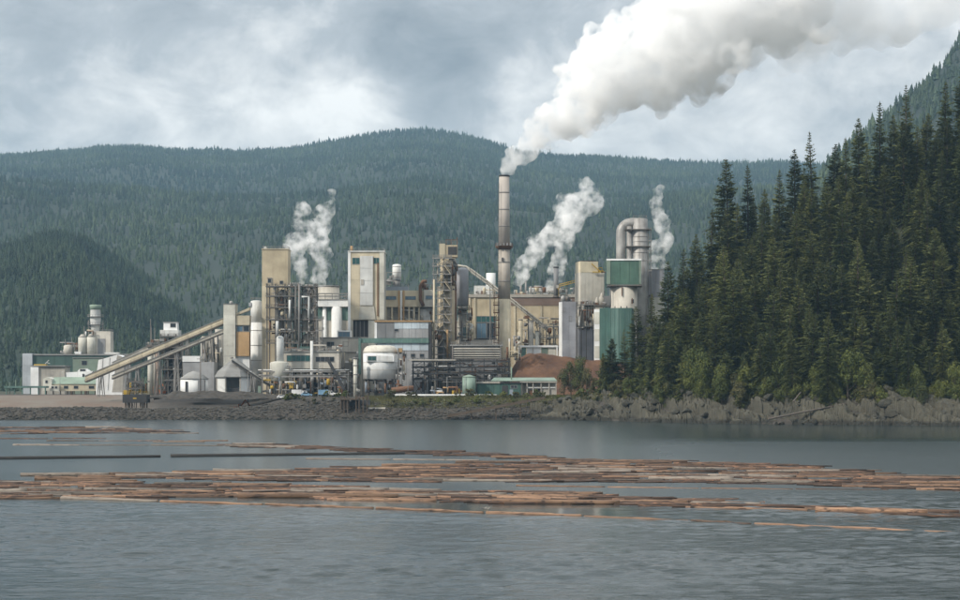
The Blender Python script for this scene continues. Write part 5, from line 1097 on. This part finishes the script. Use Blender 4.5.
skx = [a for a, _ in SKYLINE]; sky_y = [b for _, b in SKYLINE]
G1 = 'conifers on the headland'
for i, (px, ty) in enumerate(SKYLINE):
    D = float(shore_D(px)) + (np.interp(px, [604, 660, 720], [22, 60, 112])) + random.uniform(-6, 8)
    h = WZ(ty, D) - gz(px, D); h = min(max(h, 14), 58)
    k = CON[(1, 0, 5, 2, 1, 0)[i % 6]] if h > 26 else CON[7]
    lab = ('very tall ' if h > 48 else 'tall ' if h > 36 else 'short ') + ('dark spire topped conifer on the headland skyline' if px > 715 else 'conifer on the headland edge nearest the mill buildings')
    plant_tree('conifer_tree', k, px, D, h, lab, 'tree', 'skyline conifers of the headland' if px > 715 else 'edge conifers of the headland', random.uniform(.92, 1.1))
cnt = 0
for row, off in enumerate((13, 24, 36, 50, 66, 84, 102, 124)):
    px = 603 + random.uniform(0, 10)
    while px < 985:
        p = px + random.uniform(-4, 4); D = float(shore_D(p)) + off + random.uniform(-4, 4)
        lim = np.interp(p, skx, sky_y) + random.uniform(10, 60) if row > 1 else np.interp(p, skx, sky_y) + 60
        g = gz(p, D); hm = WZ(lim, D) - g
        h = min(random.uniform(16, 34) if row < 2 else random.uniform(24, 46), hm)
        if h > 8 and (p > 640 or row < 3):
            k = (random.choice(CON[6:8]) if h < 24 else random.choice((CON[3], CON[4], CON[0], CON[2]))) if row < 3 else random.choice(CON[:6])
            cedar = k in (CON[3], CON[4], CON[6])
            plant_tree('conifer_tree', k, p, D, h, ('tall ' if h > 34 else 'middling ' if h > 24 else 'short ') + ('yellowish green drooping conifer ' if cedar else 'dark green conifer ') + ('just above the headland rocks' if row < 2 else 'partway up the headland slope' if row < 5 else 'high on the headland slope'), 'tree', 'drooping cedars on the headland' if cedar else G1, random.uniform(.95, 1.2)); cnt += 1
        px += (14, 13, 14, 15, 15, 16, 16, 17)[row] * random.uniform(.75, 1.2) * (1.35 if row < 2 else 1.0)
def broadleaf(seed, H, mat, spread=.42, n=2600):
    rnd = np.random.default_rng(seed); V = []; Fc = []; T = []
    lobes = []
    for i in range(13):
        a = rnd.uniform(0, 6.28); zz = rnd.uniform(.18, .9); rr = spread * H * rnd.uniform(.1, .75) * (1 - abs(zz - .45))
        lobes.append((np.array([math.cos(a) * rr, math.sin(a) * rr, zz * H]), H * rnd.uniform(.10, .2)))
    for i in range(n):
        c, r = lobes[rnd.integers(13)]; d = rnd.normal(0, 1, 3); d /= np.linalg.norm(d); p = c + d * r * rnd.uniform(.45, 1.08) ** .6
        s = rnd.uniform(.16, .36); u = rnd.normal(0, 1, 3); u /= np.linalg.norm(u); v = np.cross(u, d); k = len(V)
        V.extend((p - u * s, p - v * s * .6, p + u * s, p + v * s * .6)); Fc.append((k, k + 1, k + 2)); Fc.append((k, k + 2, k + 3)); T.extend((rnd.uniform(0, .25),) * 4)
    m = MB().tube([(0, 0, -.6), (.1, 0, H * .35), (0, .1, H * .8)], [H * .022, H * .015, .04], 7)
    for c, r in lobes[:8]: m.tube([(0, 0, H * .25), tuple(c * .6 + np.array([0, 0, H * .06])), tuple(c)], [H * .01, H * .007, .03], 5)
    return np_mesh('crown', np.array(V), np.array(Fc), mat, False, {'tint': ('FLOAT', np.array(T))}), m.mesh('trunk', 'trunk_bark'), H
BL = [broadleaf(1, 12, 'leaves'), broadleaf(2, 11, 'leaves', .5), broadleaf(3, 10, 'olive_leaves', .5), broadleaf(4, 12, 'needles', .4)]
SH = [broadleaf(11, 3.2, 'leaves', .8, 420), broadleaf(12, 2.6, 'olive_leaves', .9, 420), broadleaf(13, 3.0, 'cedar_needles', .9, 420)]
for i in range(70):
    px = random.uniform(612, 978); off = random.choice((8, 9, 10, 11, 13)); D = float(shore_D(px)) + off + random.uniform(-1.5, 2)
    k = BL[(0, 1, 2, 3, 0, 2)[i % 6]]
    lab = {0: 'bright yellow green broadleaf tree fringing the headland rocks', 1: 'bright yellow green broadleaf tree fringing the headland rocks', 2: 'olive brown leaved tree fringing the headland rocks', 3: 'dark leaved low tree fringing the headland rocks'}[BL.index(k)]
    plant_tree('broadleaf_tree', k, px, D, random.uniform(5, 12), lab, 'tree', lab.split(' fringing')[0] + 's', random.uniform(.8, 1.15))
for px, off, h in ((690, 10, 16), (696, 12, 20), (702, 11, 17), (661, 10, 13), (745, 10, 14), (815, 10, 14), (722, 11, 15), (779, 11, 16), (848, 10, 20), (856, 12, 18), (866, 10, 15), (917, 10, 14), (955, 10, 15)):
    plant_tree('broadleaf_tree', BL[0], px, float(shore_D(px)) + off, h, 'tall bright green broadleaf tree glowing against the dark headland conifers', 'tree', 'tall bright broadleaf trees', .8)
for i, (px, off, h) in enumerate(((564, 24, 12), (571, 24, 15), (579, 27, 17), (587, 25, 12), (595, 24, 8), (606, 20, 9))):
    plant_tree('broadleaf_tree', BL[(2, 3, 3, 2)[i % 4]], px, float(shore_D(px)) + off, h, 'scrubby dull green tree in front of the chip pile', 'tree', 'scrub trees before the chip pile', .75)
for i in range(58):
    px = random.uniform(372, 612) if i < 46 else random.uniform(255, 345); D = float(shore_D(px)) + random.uniform(15, 27)
    k = SH[(0, 1, 1, 2)[i % 4]]; j = SH.index(k)
    plant_tree('shrub', k, px, D, random.uniform(1.2, 3.6), ('yellow green leafy shrub on the grassy mill bank', 'dry olive brown shrub on the grassy mill bank', 'dark green shrub on the grassy mill bank')[j], 'shrub', ('yellow green bank shrubs', 'olive bank shrubs', 'dark bank shrubs')[j], random.uniform(.9, 1.5))
# low growth on the headland between trees and rock
nn = 5200; u = RNG.uniform(585, 985, nn); D = shore_D(u) + RNG.uniform(11, 24, nn); z = ground_z(u, D); X = (u - CX) * D / F
P = np.stack([X, D, z], -1)[:, None] + RNG.normal(0, 1, (nn, 3, 3)) * np.array([.7, .5, .7]) + np.array([0, 0, .9])
finish(link('undergrowth', np_mesh('undergrowth', P.reshape(-1, 3), np.arange(nn * 3).reshape(-1, 3), 'olive_leaves', False, {'tint': ('FLOAT', np.repeat(RNG.uniform(0, 1, nn), 3))})), 'tangled undergrowth along the top of the headland rocks', 'undergrowth', kind='stuff')
nn = 9000; u = RNG.uniform(365, 600, nn); D = shore_D(u) + RNG.uniform(13, 29, nn); z = ground_z(u, D); X = (u - CX) * D / F
P = np.stack([X, D, z], -1)[:, None] + np.array([[-.12, 0, -.1], [.12, 0, -.1], [0, 0, .75]]) * RNG.uniform(.6, 1.5, (nn, 1, 1)) + np.stack([RNG.normal(0, .2, nn), RNG.normal(0, .1, nn), 0 * z], -1)[:, None] * np.array([0, 0, 1])[None, :, None]
finish(link('bank_grass', np_mesh('bank_grass', P.reshape(-1, 3), np.arange(nn * 3).reshape(-1, 3), 'olive_leaves', False, {'tint': ('FLOAT', np.repeat(RNG.uniform(0, 1, nn), 3))})), 'rough dry grass on the bank under the white pipe', 'grass', kind='stuff')
# driftwood lying on the rocks
def log_mesh(seed, Ln, r0, mats):
    rnd = random.Random(seed); n = 9; pts = []; rad = []
    for i in range(n): pts.append((Ln * (i / (n - 1) - .5), rnd.gauss(0, .03), rnd.gauss(0, .02))); rad.append(r0 * (1.12 - .3 * i / (n - 1)) * rnd.uniform(.94, 1.05))
    m = MB().tube(pts, rad, 11); me = m.mesh('log', mats)
    if isinstance(mats, (list, tuple)):
        for p in me.polygons:
            if len(p.vertices) > 4: p.material_index = 1
    return me
def laid(name, me, a, b, label, cat, group=None):
    a = Vector(a); b = Vector(b); o = link(name, me, None, (a + b) / 2); o.rotation_euler = (b - a).to_track_quat('X', 'Z').to_euler(); o.scale = ((b - a).length / 12, 1, 1); return finish(o, label, cat, group)
LM = [log_mesh(i, 12, r, ('bark_log' if i % 3 else 'peeled_log', 'cut_wood')) for i, r in enumerate((.25, .20, .23, .32, .17, .25, .29, .21, .18))]
LG = [log_mesh(20 + i, 12, r, ('grey_log', 'cut_wood')) for i, r in enumerate((.33, .26))]
def rockpt(px, off, dz): D = float(shore_D(px)) + off; return (WX(px, D), D, float(slab_z(np.array([float(px)]), np.array([D]))[0]) + dz)
a, b = (WX(768, 637), 637, WZ(419, 637)), (WX(846, 640), 640, WZ(403.5, 640))
o = laid('drift_log', LG[0], a, b, 'long bleached drift log leaning across the headland rocks', 'log')
o = laid('drift_log', LG[1], (WX(793, 640), 640, WZ(402, 640)), (WX(801, 642), 642, WZ(392, 642)), 'short grey dead trunk poking up from the headland rocks', 'log')
for i, (x0, x1, y) in enumerate(((180, 200, 418.6), (202, 216, 418.9), (222, 233, 418.8))):
    D = DW(418.5) - 4; laid('drift_log', LM[i], (WX(x0, D), D, .35), (WX(x1, D), D + 1, .35), 'brown log stranded at the foot of the breakwater', 'log', 'logs stranded on the breakwater')

# ================================================================== FLOATING LOGS
def floating(me, px, py, ln, label, name='floating_log', group=None, tilt=0.0, zc=.06, s=1.0):
    D = DW(py); x = WX(px, D); o = link(name, me, None, (x, D, zc)); o.rotation_euler = (random.uniform(0, 6.28), 0, 0)
    o.rotation_euler = (0, random.gauss(0, .004), tilt + (math.pi if random.random() < .5 else 0)); o.scale = (ln / 12, s, s); return finish(o, label, 'log', group)
def raft(xs, up, lo, rows_m, label, group, seed, lens=(8, 14), fill=.92, tilt=0.0, mats=None):
    """rows of logs side by side between an upper and a lower edge given in the photograph"""
    rnd = random.Random(seed); D = DW(max(lo)); D1 = DW(min(up)); c = 0
    while D < D1:
        py = HY + CAMZ * F / D; px = xs[0] - rnd.uniform(0, 60)
        while px < xs[-1]:
            ln = rnd.uniform(*lens); w_ = ln * F / D; mid = px + w_ / 2
            if xs[0] - 20 < mid < xs[-1] + 20:
                u_, l_ = np.interp(mid, xs, up), np.interp(mid, xs, lo); jy = rnd.gauss(0, .25)
                if u_ - .3 <= py + jy <= l_ + .3 and rnd.random() < fill:
                    me = rnd.choice(mats or (LM + LG)); sz = rnd.uniform(.75, 1.25); kind = me.materials[0].name.split('_')[0]; lab = ('long ' if ln > lens[0] + .66 * (lens[1] - lens[0]) else 'short ' if ln < lens[0] + .33 * (lens[1] - lens[0]) else '') + ('thick ' if sz > 1.08 else 'slim ' if sz < .9 else '') + {'bark': 'dark barked ', 'peeled': 'orange peeled ', 'grey': 'weathered grey '}[kind] + label
                    floating(me, mid, py + jy, ln, lab, 'floating_log', group, tilt + rnd.gauss(0, .06), rnd.uniform(-.07, .07), sz); c += 1
            px += w_ * rnd.uniform(1.0, 1.12)
        D += rows_m * rnd.uniform(.75, 1.25)
    return c
tot = 0
tot += raft([-10, 60, 150, 250, 330], [482, 480.5, 482, 484.5, 487], [499, 500, 498, 496, 497], 2.9, 'log packed in the near left raft', 'logs of the near left raft', 1)
tot += raft([330, 420, 520, 600, 720], [488, 490, 492, 495, 500], [500.5, 502, 504, 505, 508.5], 3.1, 'log in the middle stretch of the near raft', 'logs of the near middle raft', 2, tilt=-.10)
tot += raft([720, 800, 880, 970], [502, 507.5, 510.5, 513.5], [508.5, 513, 516, 520], 2.8, 'log in the tail of the near raft', 'logs of the near raft tail', 3, lens=(10, 17), tilt=-.30)
tot += raft([125, 240, 350, 480, 600, 700, 800, 900, 970], [475, 470.5, 468, 463, 460, 461, 466, 474, 482], [477.5, 481, 482, 482.5, 482, 483.5, 485.5, 488.5, 491.5], 3.9, 'log in the wide middle raft', 'logs of the wide middle raft', 4, lens=(9, 16), tilt=-.06)
tot += raft([235, 285, 380, 480, 540], [443, 445, 449, 453, 457.5], [447.5, 449.5, 452.5, 457.5, 460], 7.5, 'log in the thin curved far raft line', 'logs of the curved far raft', 5, lens=(8, 15))
tot += raft([-10, 60, 120, 195], [427.5, 426.5, 428, 432.5], [434.5, 434, 433.8, 434], 13, 'log in the small far left raft', 'logs of the far left raft', 6, lens=(10, 18))
tot += raft([-5, 80, 180], [438.2, 438.5, 441], [440, 441, 442.5], 10, 'log floating below the small far left raft', 'logs below the far left raft', 7, lens=(12, 18), fill=.75)
print('logs', tot)
# the many slender poles and bark slabs lying between the big logs
pv_, pf_ = [], []
rnd = random.Random(99)
mbs = MB()
for xs_, up_, lo_, k_ in (([-10, 60, 150, 250, 330, 420, 520, 600, 720], [482, 480.5, 482, 484.5, 488, 490, 492, 495, 500], [499, 500, 498, 496, 500, 502, 504, 505, 508], 150), ([125, 240, 350, 480, 600, 700, 800, 900, 970], [475, 470.5, 468, 463, 460, 461, 466, 474, 482], [477.5, 481, 482, 482.5, 482, 483.5, 485.5, 488.5, 491.5], 420), ([235, 285, 380, 480, 540], [443, 445, 449, 453, 457.5], [447.5, 449.5, 452.5, 457.5, 460], 60), ([-10, 60, 120, 195], [427.5, 426.5, 428, 432.5], [434.5, 434, 433.8, 434], 60)):
    for _ in range(k_):
        q = rnd.uniform(xs_[0], xs_[-1]); y_ = rnd.uniform(np.interp(q, xs_, up_), np.interp(q, xs_, lo_)); D_ = DW(y_); ln = rnd.uniform(2.5, 11); a_ = rnd.gauss(-.06, .16); r_ = rnd.uniform(.08, .2); zc = rnd.uniform(.0, .12)
        c0 = Vector((WX(q, D_), D_, zc)); d_ = Vector((math.cos(a_), math.sin(a_), rnd.gauss(0, .012))) * ln / 2
        mbs.tube([c0 - d_, c0 + d_ * .1, c0 + d_], [r_, r_ * .9, r_ * .7], 6)
finish(mbs.build('slender_poles', 'bark_log'), 'slender poles and bark pieces jumbled between the raft logs', 'poles', kind='stuff')
def boom(pts, seg, label, group, mats, zc=.02, s=.75, name='boom_log'):
    """logs chained end to end"""
    for (x0, y0), (x1, y1) in zip(pts[:-1], pts[1:]):
        A = Vector((WX(x0, DW(y0)), DW(y0), zc)); B = Vector((WX(x1, DW(y1)), DW(y1), zc)); n = max(1, round((B - A).length / seg)); d = (B - A) / n
        for i in range(n):
            o = laid(name, random.choice(mats), A + d * (i + .015), A + d * (i + .985), label, 'log', group); o.scale = (o.scale[0], s, s)
boom([(60, 498.5), (375, 508.5), (485, 513), (583, 516)], 14, 'slim pale boom log chained along the front edge of the rafts', 'boom logs of the front chain', LG + LM[:1], s=.8)
boom([(583, 516.2), (690, 520.5), (752, 523.5), (955, 532)], 16, 'thin reddish half sunken boom log trailing toward the right shore', 'boom logs of the trailing chain', LM[:3], zc=-.10, s=.85)
boom([(515, 486), (700, 488.5), (890, 490)], 15, 'thin dark boom log floating just below the wide middle raft', 'boom logs below the middle raft', LM, zc=-.05, s=.7)
boom([(12, 445.2), (150, 445.5), (300, 446.5)], 17, 'thin pale boom log in the far straight chain', 'boom logs of the far chain', LG, s=.8)
boom([(305, 459.2), (480, 460.4)], 17, 'slim grey boom log above the wide middle raft', 'boom logs above the middle raft', LG, s=.7)
bp_ = [log_mesh(60, 12, .42, 'black_pipe')]
boom([(-20, 459.6), (163, 457.2)], 190, 'long black floating pipe left of its short gap', None, bp_, zc=.12, s=1.0, name='floating_pipe'); boom([(167, 457.1), (408, 454)], 190, 'long black floating pipe right of its short gap', None, bp_, zc=.12, s=1.0, name='floating_pipe')
# single stand-out logs of the near raft
for px, py, ln, lab, me, tl in ((65, 476.2, 14, 'long grey log lying clear above the near left raft', LG[0], -.1), (78, 480.5, 13, 'dark round log end jutting from the near left raft', LM[3], -.12), (150, 475.8, 13, 'orange log at the left tip of the wide middle raft', LM[0], -.05), (425, 466.5, 15, 'dark log slanting upward on top of the wide middle raft', LM[6], .12), (318, 497.8, 20, 'thick dark brown log at the front of the near middle raft', LM[3], -.06), (556, 503.8, 15, 'dark wet log nosing out of the near middle raft', LM[6], -.1), (871, 513, 12, 'orange brown log with a black end in the raft tail', LM[3], -.3), (940, 484.5, 11, 'dark log end rearing at the right tip of the middle raft', LM[6], -.1)):
    floating(me, px, py, ln, lab, 'floating_log', None, tl, .2, 1.15)
# gulls on the boom
def gull(px, py, label, col):
    D = DW(py); r = bpy.data.objects.new('gull', None); COL.objects.link(r); r.location = (WX(px, D), D, .27); finish(r, label, 'bird', 'birds resting on the boom'); r.scale = (.8, .8, .8); r.rotation_euler = (0, 0, random.uniform(-.5, .5))
    MB().tube([(-.30, 0, .24), (-.18, 0, .25), (0, 0, .25), (.15, 0, .28), (.22, 0, .36), (.27, 0, .43), (.33, 0, .45), (.37, 0, .44)], [.02, .07, .12, .10, .06, .065, .06, .015], 12).build('body', 'concrete', r)
    for y in (-.1, .1): MB().tube([(-.42, y * .5, .27), (-.2, y, .29), (.05, y * 1.1, .29), (.14, y, .28)], [.01, .04, .05, .01], 8).build('wing', col, r)
    MB().tube([(.36, 0, .44), (.44, 0, .42)], [.02, .005], 6).build('beak', 'yellow', r)
    for y in (-.04, .04): MB().bar((0, y, -.02), (0, y, .16), .02).build('leg', 'yellow', r)
gull(484, 513, 'grey and dark gull resting on the front boom logs', 'dark'); gull(487.5, 513.1, 'pale grey gull beside the darker gull on the front boom', 'grey_steel')
# ================================================================== STEAM
def steam_mat(name, dens, thr=0.0, scale=0.2, step=1.0, soft=0.16):
    m = bpy.data.materials.new(name); m.cycles.volume_step_rate = step; m.use_nodes = True; m.node_tree.nodes.clear(); t = m.node_tree
    o = N('ShaderNodeOutputMaterial', t); pv = N('ShaderNodeVolumePrincipled', t)
    pv.inputs['Color'].default_value = (0.9995, 0.9995, 0.9995, 1); pv.inputs['Anisotropy'].default_value = 0.0
    if thr > 0:
        p = N('ShaderNodeNewGeometry', t).outputs['Position']
        nn = tnoise(t, p, scale, 7, 0.62).outputs['Fac']
        L(t, rng(t, nn, thr, thr + soft, 0.0, dens), pv.inputs['Density'])
    else: pv.inputs['Density'].default_value = dens
    L(t, pv.outputs[0], o.inputs['Volume']); MATS[name] = m
steam_mat('dense_steam', 0.26, 0.425, 0.11, 0.055, 0.2); steam_mat('wispy_steam', 0.30, 0.46, 0.20, 0.25, 0.22); steam_mat('drift_steam', 0.07, 0.38, 0.035, 0.12, 0.25)
def plume(name, path, D, mat, label, voxel, seed, sub=(26, 5), squash=1.0, spread=0.75, base=3):
    rnd = random.Random(seed); S = []
    pts = []
    for (x0, y0, r0), (x1, y1, r1) in zip(path[:-1], path[1:]):
        L_ = math.hypot(x1 - x0, y1 - y0); k = max(1, int(L_ / (0.55 * (r0 + r1) / 2)))
        for i in range(k): f = i / k; pts.append((x0 + (x1 - x0) * f, y0 + (y1 - y0) * f, r0 + (r1 - r0) * f))
    pts.append(path[-1])
    def rv():
        v = Vector((rnd.gauss(0, 1), rnd.gauss(0, 1), rnd.gauss(0, 1))); return v.normalized()
    for px, py, r in pts:
        rw = r * D / F; c = Vector((WX(px, D), D, WZ(py, D)))
        for _ in range(base):
            c1 = c + rv() * rw * rnd.uniform(0.1, 0.5); r1 = rw * rnd.uniform(0.42, 0.68); S.append((c1, r1))
            for _ in range(sub[0] // base):
                d = rv(); c2 = c1 + d * r1 * rnd.uniform(0.75, 1.1); r2 = r1 * rnd.uniform(0.22, 0.48); S.append((c2, r2))
                for _ in range(sub[1]):
                    c3 = c2 + rv() * r2 * rnd.uniform(0.8, 1.1); S.append((c3, r2 * rnd.uniform(0.25, 0.45)))
    b = bmesh.new(); bmesh.ops.create_icosphere(b, subdivisions=2, radius=1.0)
    sv = np.array([v.co[:] for v in b.verts]); sf = np.array([[v.index for v in f.verts] for f in b.faces]); b.free()
    S = [q for q in S if q[1] > voxel * 0.9]
    C_ = np.array([q[0][:] for q in S]); Rr = np.array([q[1] for q in S])
    V = (sv[None] * Rr[:, None, None] + C_[:, None]); o0 = V.reshape(-1, 3).mean(0)
    Fc = (sf[None] + (np.arange(len(S)) * len(sv))[:, None, None]).reshape(-1, 3)
    base_pt = np.array([WX(path[0][0], D), D, WZ(path[0][1], D)])
    tmp = link('tmp', np_mesh('tmp', V.reshape(-1, 3) - base_pt, Fc, mat))
    md = tmp.modifiers.new('r', 'REMESH'); md.mode = 'VOXEL'; md.voxel_size = voxel
    dg = bpy.context.evaluated_depsgraph_get()
    me = bpy.data.meshes.new_from_object(tmp.evaluated_get(dg)); me.materials.clear(); me.materials.append(MATS[mat])
    bpy.data.objects.remove(tmp)
    o = link(name, me, None, base_pt); finish(o, label, 'smoke', None)
    return o
plume('steam_plume', [(504.5, 173, 6.3), (509, 164, 12.0), (517, 155, 17.5), (530, 145, 20.8), (547, 132, 28.0), (565, 115, 36.6), (585, 98, 44.1), (606, 78, 51.9), (632, 58, 63.3), (664, 36, 76.3), (704, 10, 86.9), (750, -20, 92.8)], 822, 'dense_steam',
      'thick white steam plume pouring from the tall concrete chimney', 0.75, 3, sub=(40, 9), base=4)
plume('steam_cloud', [(690, 50, 34), (745, 38, 50), (800, 26, 54), (860, 14, 52), (915, 2, 44), (970, -6, 34)], 840, 'drift_steam',
      'pale thinning steam drifting off the end of the big plume', 1.6, 5, sub=(14, 2))
plume('steam_puff', [(302, 283, 5.3), (300, 270, 11.3), (294, 255, 13.3), (297, 240, 17.2), (302, 225, 16.4), (300, 212, 12.1)], 835, 'wispy_steam', 'twisting white steam rising beside the beige elevator tower', 0.5, 7, sub=(18, 3))
plume('steam_puff', [(321, 284, 9.2), (321, 270, 13.8), (319, 255, 17.2), (322, 240, 17.9), (324, 225, 15.5), (326, 213, 11.3), (331, 200, 4.9), (331, 193, 8.6)], 850, 'wispy_steam', 'white steam column rising from the round grey roof tank', 0.5, 8, sub=(18, 3))
plume('steam_puff', [(516, 283, 7.9), (520, 271, 13.7), (528, 262, 15.6), (538, 251, 16.2), (548, 240, 18.3), (558, 229, 18.9), (568, 216, 26.0), (580, 203, 28.5), (588, 190, 17.2)], 905, 'wispy_steam', 'white steam billowing from the hall roof beside the chimney', 0.5, 9, sub=(18, 3))
plume('steam_puff', [(549, 291, 6.7), (552, 280, 9.8), (557, 268, 13.3), (560, 255, 14.0), (562, 243, 14.8), (566, 230, 17.2)], 900, 'wispy_steam', 'white steam column behind the thin dark stack on the hall roof', 0.5, 10, sub=(18, 3))
plume('steam_puff', [(656, 272, 10.6), (658, 258, 12.4), (660, 246, 14.4), (667, 236, 12.0), (664, 226, 12.4), (657, 212, 9.7), (656, 198, 8.3), (660, 190, 6.9)], 880, 'wispy_steam', 'white steam rising behind the silver duct and the headland trees', 0.5, 11, sub=(18, 3))
